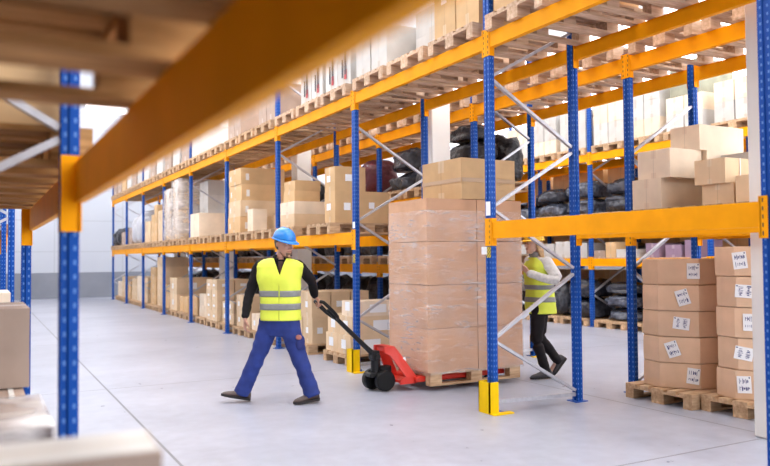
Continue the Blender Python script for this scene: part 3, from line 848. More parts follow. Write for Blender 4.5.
# ------------------------------------------------------------------ second row
BZ = {'floor': 0, 'low': 1.235 + .075, 'middle': 2.285 + .075, 'upper': H2 + .075, 'lower': H1 + .075}
def bp(b, s, lev, y=None, x=6.5):
    pallet(x, slotY(b, s) if y is None else y, BZ[lev], 'wooden pallet %s, %s of %s, second row' % ('on the floor' if lev == 'floor' else 'on the %s beams' % lev, SLOT[s], bayname(b)), group='wooden pallets in the second row', mat='wood_orange' if lev == 'upper' else 'wood')
    return BZ[lev] + PH
for b in range(-1, 7):
    for s in range(3):
        z = bp(b, s, 'upper')
        if b in (2, 3): stack(6.5, slotY(b, s), z, 1, 1, 1, .9, .7, .3, 'taupe', '%s upper pallet of second row, %s' % (SLOT[s], bayname(b)), 'cartons in the second rack row')
# pale cartons on the lower beams of the right-hand bay
for s in range(3): z = bp(-1, s, 'lower')
GB = 'pale cartons on the right-hand beams'
def cb(x0, x1, y0, y1, z0, h, m, lab, **k): return carton((x0 + x1) / 2, (y0 + y1) / 2, z0, x1 - x0, y1 - y0, h, m, lab, GB, **k)
o = cb(5.95, 6.56, 5.22, 5.59, z, .305, 'pale', 'pale carton at the bottom left of the pile above the octagonal boxes')
o = cb(5.98, 6.44, 5.13, 5.54, z + .305, .29, 'pale', 'pale carton in the middle left of the pile above the octagonal boxes')
cb(6.58, 7.04, 5.10, 5.56, z, .305, 'pale', 'pale carton behind the bottom left one in the right-hand pile')
cb(6.46, 7.04, 5.08, 5.54, z + .305, .29, 'pale', 'pale carton behind the middle left one in the right-hand pile')
cb(6.38, 7.06, 5.10, 5.46, z + .595, .26, 'pale', 'pale carton at the very top of the right-hand pile')
cb(6.00, 6.62, 4.44, 4.78, z, .19, 'tan', 'tan strapped carton at the bottom right of the pile by the white column')
o = cb(5.95, 6.55, 4.49, 4.82, z + .19, .23, 'tan', 'tan strapped carton on the bottom right carton by the white column')
cb(6.66, 7.06, 4.3, 5.05, z, .30, 'white', 'white carton low at the back of the right-hand pile')
cb(6.62, 7.04, 4.3, 5.04, z + .30, .24, 'white', 'white carton peeping out behind the tan strapped cartons')
cb(5.97, 6.62, 4.05, 4.40, z, .24, 'tan', 'tan carton mostly hidden behind the white column on the right')
for oo, sx, sy, sz in ((o, .60, .33, .23),):
    g = G()
    for u in (-.10, .12):
        g.box(u - .006, u + .006, -sy / 2 - .0095, -sy / 2 - .0085, 0.004, sz)
    g.build('plastic_strap', 'strap', oo)

# five octagonal boxes on each of two floor pallets
def octa_mesh(w, d, h, seed):
    bm = bmesh.new(); c = .17; n = []
    r = random.Random(seed)
    corners = [(-w / 2 + c, -d / 2), (w / 2 - c, -d / 2), (w / 2, -d / 2 + c), (w / 2, d / 2 - c), (w / 2 - c, d / 2), (-w / 2 + c, d / 2), (-w / 2, d / 2 - c), (-w / 2, -d / 2 + c)]
    pts = []
    for i in range(8):
        a, b = corners[i], corners[(i + 1) % 8]
        for t in (0, .25, .5, .75): pts.append((a[0] + (b[0] - a[0]) * t, a[1] + (b[1] - a[1]) * t, 1 - (2 * t - 1) ** 2))
    g = G(); rs = []
    for z, k in ((0, .985), (.008, 1.0), (h * .3, 1.006), (h * .6, 1.005), (h - .008, 1.0), (h, .99)):
        ring = []
        for x, y, m in pts:
            q = Vector((x, y, 0)) * (k + .012 * m * noise.noise(Vector((x * 3, y * 3, seed + z * 4))))
            ring.append(Vector((q.x, q.y, z)))
        rs.append(ring)
    g.rings(rs)
    return g
GO = 'octagonal boxes stacked on the right'
def octa_stack(cx, cy, z, w, d, hs, seed, which, labels, mat):
    names = ['bottom', 'second from bottom', 'middle', 'fourth', 'top']
    r = random.Random(seed)
    for k, h in enumerate(hs):
        x, y = cx + r.uniform(-.012, .012), cy + r.uniform(-.012, .012)
        rz = -1.0 + r.uniform(-.04, .04)
        o = octa_mesh(w, d, h - .006, seed + k).build('octagonal_carton', mat, None, (x, y, z), rz=rz)
        tag(o, 'brown octagonal box with written label, %s of %s' % (names[k], which), 'box', GO)
        for f, u, tilt, sc in labels[k]:
            sticker(o, f, w * 1.02, d * 1.02, h, u, h * .52, .115, .15, 'paper', name='paper_label', off=.004, scrib=sc, tilt=tilt)
        z += h
z = bp(-1, 2, 'floor', y=5.14, x=6.35)
octa_stack(6.20, 5.20, z, .71, .67, (.245, .25, .25, .25, .255), 61, 'left stack by the blue post',
           [[('-y', .12, -.1, 5)], [('-y', -.06, .35, 6)], [('-y', .03, 1.45, 7)], [('-y', .04, .3, 8)], [('-y', .14, 0, 9)]], 'octa')
z = bp(-1, 1, 'floor', y=4.32, x=6.45)
octa_stack(6.29, 4.41, z, .71, .67, (.26, .285, .27, .275, .27), 71, 'right stack by the white column',
           [[('-y', -.11, .05, 15)], [('-y', -.14, 1.4, 16)], [('-y', -.06, 0, 17)], [('-y', -.12, 1.5, 18)], [('-y', -.14, .12, 19)]], 'octa')

# dark bags and bundles on the second row
GD = 'dark bags on the second rack row'
def pos(b, s): return '%s of %s' % (SLOT[s], bayname(b))
for b in (1, 2, 3, 4, 5, 6):
    for s in range(3):
        for lev in ('low', 'middle'):
            bp(b, s, lev)
zm = BZ['middle'] + PH; zl = BZ['low'] + PH
for i, (x, y, z, sx, sy, sz, m, lb) in enumerate((
        (6.30, 8.95, zm, .62, .74, .30, 'bag_black', 'black bag at the bottom of the pile above the load'),
        (6.30, 8.95, zm + .30, .60, .72, .28, 'bag_black', 'black bag second in the pile above the load'),
        (6.30, 8.95, zm + .58, .56, .68, .26, 'bag_black', 'black bag on top of the pile above the load'),
        (6.84, 8.95, zm, .42, .72, .75, 'bag_black', 'tall black bag at the back of the pile above the load'),
        (6.40, 10.72, zm, .80, .80, .34, 'bag_grey', 'charcoal plastic bag lying under another, left of the load'),
        (6.40, 10.75, zm + .34, .75, .74, .40, 'bag_grey', 'charcoal plastic bag upright on another, left of the load'),
        (6.40, 9.80, zm, .85, .78, .40, 'bag_black', 'black bag hidden behind the load on middle beams'),
        (6.45, 12.95, zm, .85, .75, .30, 'bag_grey', 'dark bag on middle beams above the big labelled carton'),
        (6.45, 13.65, zm, .80, .56, .34, 'bag_black', 'black bag on middle beams, second bay far end, second row'),
        (6.45, 8.98, zl, .85, .80, .5, 'bag_black', 'black bag on low beams behind the load'),
        (6.40, 9.85, zl, .85, .80, .55, 'bag_black', 'black bag on low beams just left of the load'),
        (6.40, 10.72, zl, .85, .80, .5, 'bag_black', 'black bag on low beams behind the yellow guard post'),
        (6.40, 11.76, zl, .85, .80, .6, 'bag_black', 'black bag on low beams behind the raised arm'),
        (6.40, 12.62, zl, .85, .80, .5, 'bag_grey', 'charcoal bag on low beams right of the blue helmet'),
        (6.40, 13.50, zl, .85, .80, .6, 'bag_black', 'black bag on low beams behind the blue helmet'),
        (6.40, 14.58, zl, .85, .80, .55, 'bag_black', 'black bag on low beams left of the blue helmet'),
        (6.40, 15.42, zl, .85, .80, .6, 'bag_maroon', 'maroon bag on low beams left of the man'),
        (6.40, 16.28, zl, .85, .80, .5, 'bag_black', 'black bag on low beams, farthest of third bay'),
        (6.40, 8.96, 0, .95, .82, 1.1, 'bag_black', 'large black bag on the floor behind the load'),
        (6.45, 9.84, 0, .95, .84, 1.1, 'bag_black', 'large black bag on the floor just left of the load'),
        (6.45, 10.72, 0, .95, .84, 1.1, 'bag_grey', 'grey lumpy bundle on the floor left of the load'),
        (6.45, 11.76, 0, .95, .84, 1.1, 'bag_black', 'large black bag on the floor behind stacked tan cartons'),
        (6.45, 12.64, 0, .95, .84, 1.1, 'bag_black', 'large black bag on the floor behind the man'),
        (6.45, 13.52, 0, .95, .84, 1.1, 'bag_black', 'large black bag on the floor, farthest of second bay, second row'),
        (6.45, 14.56, 0, .95, .84, 1.1, 'bag_black', 'large black bag on the floor, nearest of third bay, second row'),
        (6.45, 15.44, 0, .95, .84, 1.1, 'bag_black', 'large black bag on the floor, middle of third bay, second row'),
        (6.45, 16.32, 0, .95, .84, 1.1, 'bag_black', 'large black bag on the floor, farthest of third bay, second row'),
        (6.45, 17.4, 0, .95, .84, 1.1, 'bag_black', 'large black bag on the floor, nearest of fourth bay, second row'),
        (6.45, 18.3, 0, .95, .84, 1.1, 'bag_black', 'large black bag on the floor, middle of fourth bay, second row'),
        (6.45, 17.4, zl, .85, .80, .6, 'bag_black', 'black bag on low beams, nearest of fourth bay'),
        (6.45, 18.3, zl, .85, .80, .6, 'bag_black', 'black bag on low beams, middle of fourth bay'))):
    bag(x, y, z, sx, sy, sz, m, lb, GD, 100 + i, .2, rz=R.choice((0, PI)))
for b in (4, 5, 6):
    for s in range(3):
        y = slotY(b, s)
        if b > 4 or s == 2:
            bag(6.45, y, 0, .95, .84, 1.08, 'bag_black', 'large black bag on the floor, %s of %s, second row' % (SLOT[s], bayname(b)), GD, 140 + b * 3 + s)
            bag(6.42, y, zl, .85, .80, .62, 'bag_black', 'black bag on low beams, %s of %s, second row' % (SLOT[s], bayname(b)), GD, 150 + b * 3 + s)
        bag(6.42, y, zm, .85, .80, .6, 'bag_grey' if s else 'bag_black', 'dark bag on middle beams, %s of %s, second row' % (SLOT[s], bayname(b)), GD, 170 + b * 3 + s)
for s in range(3):
    bag(6.42, slotY(3, s), zm, .85, .80, .5, 'bag_black', 'dark bag on middle beams, %s of third bay past tunnel, second row' % SLOT[s], GD, 190 + s)
# the maroon roll with an open core
g = G(); rs = []
for k in range(28):
    a = 2 * PI * k / 28; ring = []
    for i in range(14):
        b = 2 * PI * i / 14
        rr = .235 + .105 * math.cos(b)
        p = Vector((.30 * math.sin(b), rr * math.cos(a), .34 + rr * 1.0 * math.sin(a)))
        p += p * .10 * noise.noise(p * 5) + Vector((.05 * noise.noise(p * 7), 0, 0))
        p.z = max(p.z, 0)
        ring.append(p)
    rs.append(ring)
g.rings(rs + [rs[0]], cap=False)
tag(g.build('rolled_bundle', 'bag_maroon', None, (6.32, 11.85, zm), smooth=True, rz=-.35), 'maroon plastic roll with an open core on second row beams', 'roll')

# ------------------------------------------------------------------ third and fourth rows
FZ = {'floor': 0, 'low': 1.29 + .075, 'middle': 2.05 + .075, 'upper': 3.40 + .075}
GF = 'goods on the third rack row'
def fp(x, y, lev, lab): pallet(x, y, FZ[lev], lab, group='wooden pallets in the third row'); return FZ[lev] + PH
for b in (0, 1, 2, 3, 4):
    for s in range(3):
        for lev in ('floor', 'middle', 'upper'):
            fp(11.36, slotY(b, s), lev, 'wooden pallet %s, %s of %s, third row' % ('on the floor' if lev == 'floor' else 'on the %s beams' % lev, SLOT[s], bayname(b)))
zu = FZ['upper'] + PH
for b, s, nz, h, m, sy in ((0, 0, 2, .36, 'white', .37), (0, 1, 2, .36, 'white', .37), (0, 2, 2, .34, 'white', .37), (1, 0, 2, .30, 'white', .37), (1, 1, 3, .33, 'white', .36), (1, 2, 2, .42, 'white', .38),
                           (2, 0, 1, .80, 'taupe', .37), (2, 1, 3, .30, 'white', .37), (2, 2, 2, .36, 'white', .38), (3, 0, 2, .3, 'white', .37), (3, 1, 2, .3, 'white', .37), (3, 2, 2, .3, 'white', .37)):
    stack(11.28, slotY(b, s), zu, 1, 2, nz, .9, sy, h, m, '%s upper pallet of third row, %s' % (SLOT[s], bayname(b)), 'white cartons on the third row', mats=['pale', 'white', 'white'] if s == 1 else ['white', 'pale', 'white'])
zf = FZ['middle'] + PH
for i, (x, y, z, sx, sy, sz, m, lb) in enumerate((
        (11.30, 9.82, zf, .8, .84, .45, 'bag_black', 'black bag at the right end of the far bag pile'),
        (11.30, 10.72, zf, .8, .86, .36, 'bag_grey', 'charcoal bag low in the far pile, right of the blue post'),
        (11.30, 10.70, zf + .36, .7, .84, .34, 'bag_grey', 'charcoal bag on top of the far pile, right of the blue post'),
        (11.30, 11.80, zf, .8, .92, .36, 'bag_silver', 'silver grey bag low in the far pile behind the thin blue post'),
        (11.30, 11.80, zf + .36, .8, .90, .38, 'bag_silver', 'silver grey bag topmost behind the thin blue post'),
        (11.30, 12.72, zf, .8, .86, .32, 'bag_silver', 'silver grey bag low in the far pile, centre'),
        (11.30, 12.72, zf + .32, .8, .84, .32, 'bag_grey', 'charcoal bag topmost in the centre of the far pile'),
        (11.30, 13.58, zf, .8, .80, .30, 'bag_silver', 'silver grey bag low at the left of the far pile'),
        (11.30, 13.58, zf + .30, .8, .78, .26, 'bag_silver', 'silver grey bag topmost at the left of the far pile'))):
    bag(x, y, z, sx, sy, sz, m, lb, 'far pile of plastic bags', 200 + i, .2)
for b, s in ((3, 0), (3, 1), (3, 2), (4, 0), (4, 1), (4, 2)):
    bag(11.30, slotY(b, s), zf, .8, .82, .6, 'bag_grey' if s == 1 else 'bag_black', 'dark bag on middle beams, %s of %s, third row' % (SLOT[s], bayname(b)), GF, 210 + b * 3 + s)
    if (b, s) != (3, 0): bag(11.30, slotY(b, s), PH, .9, .82, .85, 'bag_black', 'dark bundle on floor pallet, %s of %s, third row' % (SLOT[s], bayname(b)), GF, 220 + b * 3 + s, name='folded_bundle', cat='bundle')
# boards across the low beams carry loose packages
for b in (0, 1, 2, 3):
    g = G(); g.box(10.80, 11.90, Yk(b) + .06, Yk(b + 1) - .06, FZ['low'] + .0015, FZ['low'] + .02)
    tag(g.build('shelf_board', 'wood'), 'wooden shelf board on low beams of third row, ' + bayname(b), 'shelf', 'shelf boards of the third row')
zs = FZ['low'] + .02
for i, (y, sy, sz, m, lb) in enumerate(((8.85, .30, .30, 'purple', 'mauve carton on the far shelf above octagonal boxes, right'), (9.25, .34, .22, 'purple', 'mauve carton on the far shelf above octagonal boxes, middle'),
        (9.72, .30, .26, 'purple', 'mauve carton on the far shelf above octagonal boxes, left'), (10.35, .50, .16, 'white', 'flat white package on the far shelf right of brown box'),
        (10.75, .26, .30, 'kraft', 'small brown box on the far shelf between two posts'), (11.05, .30, .14, 'taupe', 'flat grey carton on the far shelf beside the small brown box'),
        (11.6, .42, .30, 'white', 'white package on the far shelf beside the thin blue post'), (12.1, .48, .34, 'white', 'white package on the far shelf, right of the woman'),
        (12.65, .5, .30, 'white', 'white package on the far shelf behind the woman'), (13.3, .5, .3, 'white', 'white package on the far shelf left of the woman'))):
    carton(11.12, y, zs, .6, sy, sz, m, lb, 'packages on the far shelf')
for i, (y, lb) in enumerate(((9.55, 'black folded goods on the far shelf behind boxes'), (10.78, 'black folded goods on the far shelf at the thin post'))):
    bag(11.66, y, zs, .38, .8, .3, 'bag_black', lb, GF, 230 + i)
for i, (x, y, z, sx, sy, sz, m, lb, nm) in enumerate((
        (11.3, 10.72, PH, .9, .85, .26, 'bag_silver', 'silver grey folded bundle at the bottom of floor pile by blue post', 'folded_bundle'),
        (11.3, 10.72, PH + .26, .9, .82, .26, 'bag_silver', 'silver grey folded bundle in the middle of floor pile by blue post', 'folded_bundle'),
        (11.3, 10.72, PH + .52, .8, .78, .24, 'bag_grey', 'charcoal folded bundle on top of floor pile by blue post', 'folded_bundle'),
        (11.3, 9.7, PH, .9, .8, .7, 'bag_grey', 'charcoal bundle on the far floor behind octagonal boxes', 'folded_bundle'),
        (11.3, 11.76, PH, .9, .84, .42, 'bag_grey', 'charcoal bundle under dark sheets on the far floor', 'folded_bundle'),
        (11.3, 11.76, PH + .42, .9, .8, .40, 'bag_grey', 'dark sheets draped over the bundle on the far floor', 'folded_bundle'),
        (11.3, 12.60, PH, .9, .80, .75, 'bag_grey', 'blue grey bundle on the far floor right of the maroon bag', 'folded_bundle'),
        (11.3, 13.30, PH, .9, .54, .80, 'bag_maroon', 'maroon bag with white tag behind the woman on far floor', 'stuffed_bag'),
        (11.3, 13.80, PH, .9, .42, .9, 'bag_black', 'black bag on the far floor left of the maroon bag', 'stuffed_bag'),
        (11.3, 14.6, PH, .9, .8, .8, 'bag_black', 'black bag on the far floor, third bay of third row', 'stuffed_bag'))):
    o = bag(x, y, z, sx, sy, sz, m, lb, GF, 250 + i, .2, name=nm, cat='bundle' if nm != 'stuffed_bag' else 'bag')
    if 'white tag' in lb:
        g = G(); g.box(-.46, -.44, -.12, .14, .58, .76); g.build('tag', 'paper', o)
g = G(); g.bbox(0, 0, 0, .9, .62, .60, .01)
tag(g.build('crate', 'olive', None, (11.3, 8.97, zu + .606)), 'olive green crate on white cartons, top of third row', 'crate')
# fourth row: tan cartons glimpsed through the third
GE = 'tan cartons on the fourth row'
for b in (1, 2, 3, 4):
    for s in range(3):
        for lev, nz, h in (('floor', 1, .95), ('low', 1, .52), ('middle', 2, .56)):
            y = slotY(b, s)
            pallet(12.68, y, FZ[lev], 'wooden pallet at %s level, %s of %s, fourth row' % (lev, SLOT[s], bayname(b)), group='wooden pallets in the fourth row')
            stack(12.66, y, FZ[lev] + PH, 1, 1, nz, .95, .76, h, 'kraft' if (b + s) % 2 else 'tan', '%s %s pallet, %s, fourth row' % (SLOT[s], lev, bayname(b)), GE)

# ------------------------------------------------------------------ foreground rack goods
GN = 'wooden pallets of the foreground rack'
ZN = 1.705 + .07
wn = 0
for i in (0, 1, 4):
    for s in range(3):
        if i == 0 and s == 2: continue
        y = NY[i] + .48 + .92 * s if i else (.55, 1.38)[s]
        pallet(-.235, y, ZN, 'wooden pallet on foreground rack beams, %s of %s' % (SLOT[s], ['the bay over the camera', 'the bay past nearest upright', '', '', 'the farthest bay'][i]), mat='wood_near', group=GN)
        if i < 4: carton(-.235, y, ZN + PH, 1.05, .74, .55, 'kraft', 'brown carton on the foreground rack pallet, %s of %s' % (SLOT[s], ['bay over the camera', 'bay past nearest upright', '', '', 'farthest bay'][i]), 'cartons on the foreground rack')  # cartons added to darken the space above these pallets
# pallet loads on the floor of the foreground rack
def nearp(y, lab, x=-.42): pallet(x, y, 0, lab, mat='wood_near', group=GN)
nearp(1.80, 'wooden pallet on the floor below the nearest long box')
carton(-.40, 1.80, PH, 1.15, .76, .33, 'kraft', 'brown carton lowest under the nearest long box', 'cartons in the left foreground')
carton(-.40, 1.80, PH + .33, 1.15, .76, .33, 'kraft', 'brown carton directly under the nearest long box', 'cartons in the left foreground')
o = carton(-.19, 1.475, PH + .66, .96, .19, .288, 'taupe', 'long brown box with pale top, nearest at the bottom left corner', 'cartons in the left foreground', rz=-.05)
g = G(); g.box(-.475, .475, -.085, .085, .2885, .2915); g.build('white_lid', 'white', o)
for x in (-.02, .16):
    g = G(); g.box(x - .014, x + .014, -.094, .094, .2925, .2945); g.build('packing_strap', 'strap', o)
nearp(3.36, 'wooden pallet on the floor just past the nearest blue upright')
carton(-.37, 3.34, PH, 1.18, .76, .34, 'kraft', 'brown carton under the film wrapped one past nearest upright', 'cartons in the left foreground')
o = carton(-.37, 3.32, PH + .342, 1.20, .72, .335, 'taupe', 'carton wrapped in clear film just past the nearest blue upright', 'cartons in the left foreground')
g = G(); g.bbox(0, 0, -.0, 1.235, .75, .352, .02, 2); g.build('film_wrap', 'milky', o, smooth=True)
nearp(4.70, 'wooden pallet on the floor under the tall brown box at left')
carton(-.40, 4.75, PH, 1.2, .80, .26, 'kraft', 'brown carton lowest below the tall brown box at left edge', 'cartons in the left foreground')
o = carton(-.39, 4.70, PH + .262, 1.20, .84, .33, 'taupe', 'brown carton with white strap under the tall brown box', 'cartons in the left foreground')
g = G(); g.box(.525, .550, -.43, .43, .332, .335); g.box(.525, .550, -.432, -.4285, 0, .335); g.build('packing_strap', 'strap', o)
o = carton(-.38, 4.86, PH + .600, 1.24, .70, .425, 'taupe', 'tall plain brown box at the left picture edge', 'cartons in the left foreground')
nearp(7.2, 'wooden pallet on the floor under the far left cartons')
carton(-.38, 7.2, PH, 1.2, .78, .5, 'pale', 'pale carton lower, behind the tall brown box at left', 'cartons in the left foreground')
carton(-.38, 7.2, PH + .5, 1.2, .76, .52, 'pale', 'pale carton upper, behind the tall brown box at left', 'cartons in the left foreground')

# ------------------------------------------------------------------ the load coming out of the tunnel
LX0, LY0, LZ = 4.185, 6.80, .05
pallet(4.82, 7.21, LZ, 'wooden pallet lifted on the red hand truck under the tall load', group='wooden pallets on the move')
lh = .467; zt = LZ + PH
GL = 'cartons of the film wrapped load'
for k, nm in enumerate(('bottom', 'second', 'third', 'top')):
    for i, (x0, w, sd) in enumerate(((LX0, .645, 'left'), (LX0 + .655, .615, 'right'))):
        g = G()
        o = carton(x0 + w / 2, LY0 + .42, zt + k * lh, w, .84, lh - .006, 'pink', 'large pinkish brown carton, %s layer, %s column of the wrapped load' % (nm, sd), GL)
        g = G()
        g.box(-w / 2 + .02, w / 2 - .02, -.03, .03, lh - .0055, lh - .0045)
        g.build('packing_tape', 'tape', o)
ztop = zt + 4 * lh
o = carton(4.995, 7.19, ztop, .75, .78, .455, 'kraft', 'single large carton on top of the wrapped load', 'cartons of the film wrapped load', rz=.03)
g = G(); g.box(-.372, .372, -.3988, -.3962, .19, .235); g.box(-.3842, -.3812, -.388, .388, .19, .235); g.box(-.372, .372, -.388, .388, .19, .235); g.build('packing_tape', 'tape', o)
# stretch film wound round the four layers
g = G(); rs = []
NP = 96
def rrect(t, x0, x1, y0, y1, r):
    L = [(x1 - x0 - 2 * r), (y1 - y0 - 2 * r)]; arc = PI * r / 2
    per = 2 * (L[0] + L[1]) + 4 * arc; s = t * per
    segs = [('l', (x0 + r, y0), (1, 0), L[0]), ('a', (x1 - r, y0 + r), -PI / 2, arc), ('l', (x1, y0 + r), (0, 1), L[1]), ('a', (x1 - r, y1 - r), 0, arc),
            ('l', (x1 - r, y1), (-1, 0), L[0]), ('a', (x0 + r, y1 - r), PI / 2, arc), ('l', (x0, y1 - r), (0, -1), L[1]), ('a', (x0 + r, y0 + r), PI, arc)]
    for k, p, d, ln in segs:
        if s <= ln or k == 'a' and p == segs[-1][1]:
            if k == 'l': return Vector((p[0] + d[0] * s, p[1] + d[1] * s, 0))
            a = d + s / r; return Vector((p[0] + r * math.cos(a), p[1] + r * math.sin(a), 0))
        s -= ln
NZ = 40
for k in range(NZ + 1):
    z = zt - .022 + (1.76) * k / NZ
    ring = []
    for i in range(NP):
        p = rrect(i / NP, LX0 - .018, LX0 + 1.270 + .018, LY0 - .018, LY0 + .84 + .018, .03)
        p.z = z
        c = Vector((4.82, 7.22, z)); d = (p - c); d.z = 0; d.normalize()
        w = .006 * noise.noise(Vector((p.x * 5, p.y * 5, z * 14))) + .004 * noise.noise(Vector((p.x * 14, p.y * 14, z * 30)))
        # a loose fold low on the aisle side
        lo = max(0, 1 - abs(z - .62) / .42) * max(0, (LX0 + .02 - p.x) / .04) * max(0, 1 - abs(p.y - 7.35) / .45)
        ring.append(p + d * (abs(w) + .035 * lo * (1 + noise.noise(p * 8))))
    rs.append(ring)
g.rings(rs, cap=False)
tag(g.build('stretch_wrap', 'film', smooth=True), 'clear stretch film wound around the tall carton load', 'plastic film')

# ------------------------------------------------------------------ red hand pallet truck
JY = 7.18
t = thing('pallet_truck', (3.755, JY - .01, 0), 'red hand pallet truck with black handle under the wrapped load', 'pallet truck', rz=.03)
for s in (-1, 1):
    g = G(); g.bbox(.95, s * .19, .088, 1.20, .155, .058, .012)
    f = g.build('fork', 'red', t)
    g = G(); g.cyl((1.38, s * .19 - .045, .042), (1.38, s * .19 + .045, .042), .042, 18); g.build('load_roller', 'black', f)
    # slanting side cheek of the fork frame
    g = G()
    poly = [(.04, .475), (.16, .475), (.205, .43), (.375, .155), (.375, .075), (.18, .075), (.18, .12), (.25, .15), (.10, .385), (.04, .41)]
    yq = lambda z: .215 - .095 * min(1, max(0, (z - .16) / .26))
    vs = [Vector((x, s * (yq(z) - d), z)) for d in (0, .024) for x, z in poly]; n = len(poly)
    g._new(vs, [tuple(range(n)), tuple(range(2 * n - 1, n - 1, -1))] + [(i, n + i, n + (i + 1) % n, (i + 1) % n) for i in range(n)])
    c = g.build('side_cheek', 'red', t)
    if s < 0:
        g = G(); g.ell((.262, -.160, .315), .022, .0025, .045, n=16)
        g.build('white_label', 'paper', c)
g = G(); g.box(.06, .16, -.098, .098, .455, .475); g.box(.06, .075, -.098, .098, .42, .475); g.build('frame_crossbar', 'red', t); g = G()
g.box(.18, .36, -.204, .204, .09, .115)
g.build('fork_frame', 'red', t)
g = G(); g.cyl((-.01, 0, .16), (-.01, 0, .40), .048, 18); g.cyl((.05, .05, .2), (.05, .05, .37), .03, 14)
g.bbox(.0, 0, .15, .20, .12, .05, .01); g.bbox(.10, 0, .16, .14, .10, .10, .01); g.cyl((-.01, -.07, .37), (-.01, .07, .37), .03, 14)
g.build('hydraulic_pump', 'blackmetal', t)
for s in (-1, 1):
    g = G()
    for yy, r in ((-.030, .088), (-.024, .1), (.024, .1), (.030, .088)): pass
    prof = [(-.036, .03), (-.036, .098), (-.028, .111), (.028, .111), (.036, .098), (.036, .03)]
    rs = [[Vector((r * math.cos(2 * PI * i / 28), y, r * math.sin(2 * PI * i / 28))) for i in range(28)] for y, r in prof]
    g.rings(rs)
    w = g.build('steer_wheel', 'black', t, (.03 - .03 * s, s * .088, .112), smooth=False)
    g = G(); g.cyl((0, -.034, 0), (0, .034, 0), .045, 18); g.build('wheel_hub', 'steel', w)
# handle: bar and closed loop grip
P0 = Vector((-.01, 0, .37)); P1 = Vector((-.65, .04, .975)); dv = (P1 - P0).normalized(); sd = Vector((0, 1, 0)); lp = P0 + dv * (.60)
g = G(); g.tube([P0, P0.lerp(lp, .2), lp], [.036, .028, .023], 12); g.bbox(-.02, 0, .33, .09, .11, .10, .012)
h = g.build('handle', 'blackmetal', t, smooth=False)
g = G()
pts = [lp + sd * .0, lp + dv * .05 + sd * .075, lp + dv * .13 + sd * .11, P1 - dv * .03 + sd * .11, P1 + sd * .085, P1 - sd * .085, P1 - dv * .03 - sd * .11, lp + dv * .13 - sd * .11, lp + dv * .05 - sd * .075, lp]
g.tube(pts, .018, 12, dens=4, cap='flat'); g.tube([lp, lp + dv * .14], [.024, .018], 10)
g.build('loop_grip', 'black', h, smooth=True)
g = G(); g.tube([lp + dv * .02 + sd * .02, lp + dv * .10 + sd * .045, P1 - dv * .05 + sd * .03], .007, 8, dens=3); g.build('release_lever', 'black', h, smooth=True)
GRIP = Vector((3.755, JY - .01, 0)) + Matrix.Rotation(.03, 3, 'Z') @ P1

# ------------------------------------------------------------------ people
def sec(c, a, b, yaw=0., n=36, e=2.4):
    c = Vector(c); out = []
    for i in range(n):
        t = 2 * PI * i / n; ct, st = math.cos(t), math.sin(t)
        x = a * math.copysign(abs(ct) ** (2 / e), ct); y = b * math.copysign(abs(st) ** (2 / e), st)
        out.append(c + Vector((x * math.cos(yaw) - y * math.sin(yaw), x * math.sin(yaw) + y * math.cos(yaw), 0)))
    return out

def fill(secs, k=4):
    """interpolate section parameters (c, a, b) smoothly"""
    P = [Vector((*c, )) for c, a, b in secs]; out = []
    A = [a for c, a, b in secs]; B = [b for c, a, b in secs]
    Pd, Ad = dense(P, A, k); _, Bd = dense(P, B, k)
    return list(zip(Pd, Ad, Bd))

HEAD = [(-.118, .024, -.082, -.035), (-.108, .038, -.094, -.015), (-.085, .053, -.099, .012), (-.055, .063, -.098, .045), (-.025, .069, -.096, .070), (.005, .072, -.094, .086),
        (.035, .075, -.096, .094), (.065, .073, -.090, .094), (.092, .062, -.070, .080), (.112, .042, -.042, .055), (.122, .018, -.015, .025)]
def add_head(g, Mh, sc=1.):
    rs = []
    for z, w, f, b in HEAD:
        ring = []
        for i in range(24):
            t = 2 * PI * i / 24
            x = w * math.cos(t); s = math.sin(t)
            y = (f + b) / 2 + (b - f) / 2 * s
            ring.append(Mh @ (Vector((x, y, z)) * sc))
        rs.append(ring)
    g.rings(rs)
    T = lambda *p: Mh @ (Vector(p) * sc)
    g.tube([T(0, -.090, .022), T(0, -.106, -.005), T(0, -.114, -.022)], [.009 * sc, .011 * sc, .015 * sc], 10)      # nose
    for s in (-1, 1):
        g.ell(T(s * .012, -.102, -.024), .009, .009, .007, n=8, m=6)
        g.ell(T(s * .074, .008, -.004), .010, .020, .031, mat=Mh.to_3x3(), n=10, m=8)                                 # ear
        g.tube([T(s * .014, -.094, .034), T(s * .045, -.084, .036)], .009 * sc, 8)                                     # brow
        g.ell(T(s * .043, -.066, -.025), .022, .020, .018, n=10, m=8)                                                   # cheek
    g.ell(T(0, -.088, -.100), .020, .018, .015, n=10, m=8)
    g.tube([T(-.022, -.093, -.058), T(0, -.101, -.057), T(.022, -.093, -.058)], .008 * sc, 8)

def face_parts(t, Mh, sc=1.):
    T = lambda *p: Mh @ (Vector(p) * sc)
    for s in (-1, 1):
        g = G(); g.ell(T(s * .030, -.0850, .014), .012, .010, .0075, mat=Mh.to_3x3(), n=12, m=8); e = g.build('eye', 'eye', t, smooth=True)
        g = G(); g.ell(T(s * .030, -.0945, .014), .006, .003, .006, mat=Mh.to_3x3(), n=10, m=6); g.build('iris', 'iris', e, smooth=True)
    g = G(); g.tube([T(-.020, -.0985, -.058), T(0, -.107, -.056), T(.020, -.0985, -.058)], .0055 * sc, 8); g.build('lips', 'lip', t, smooth=True)

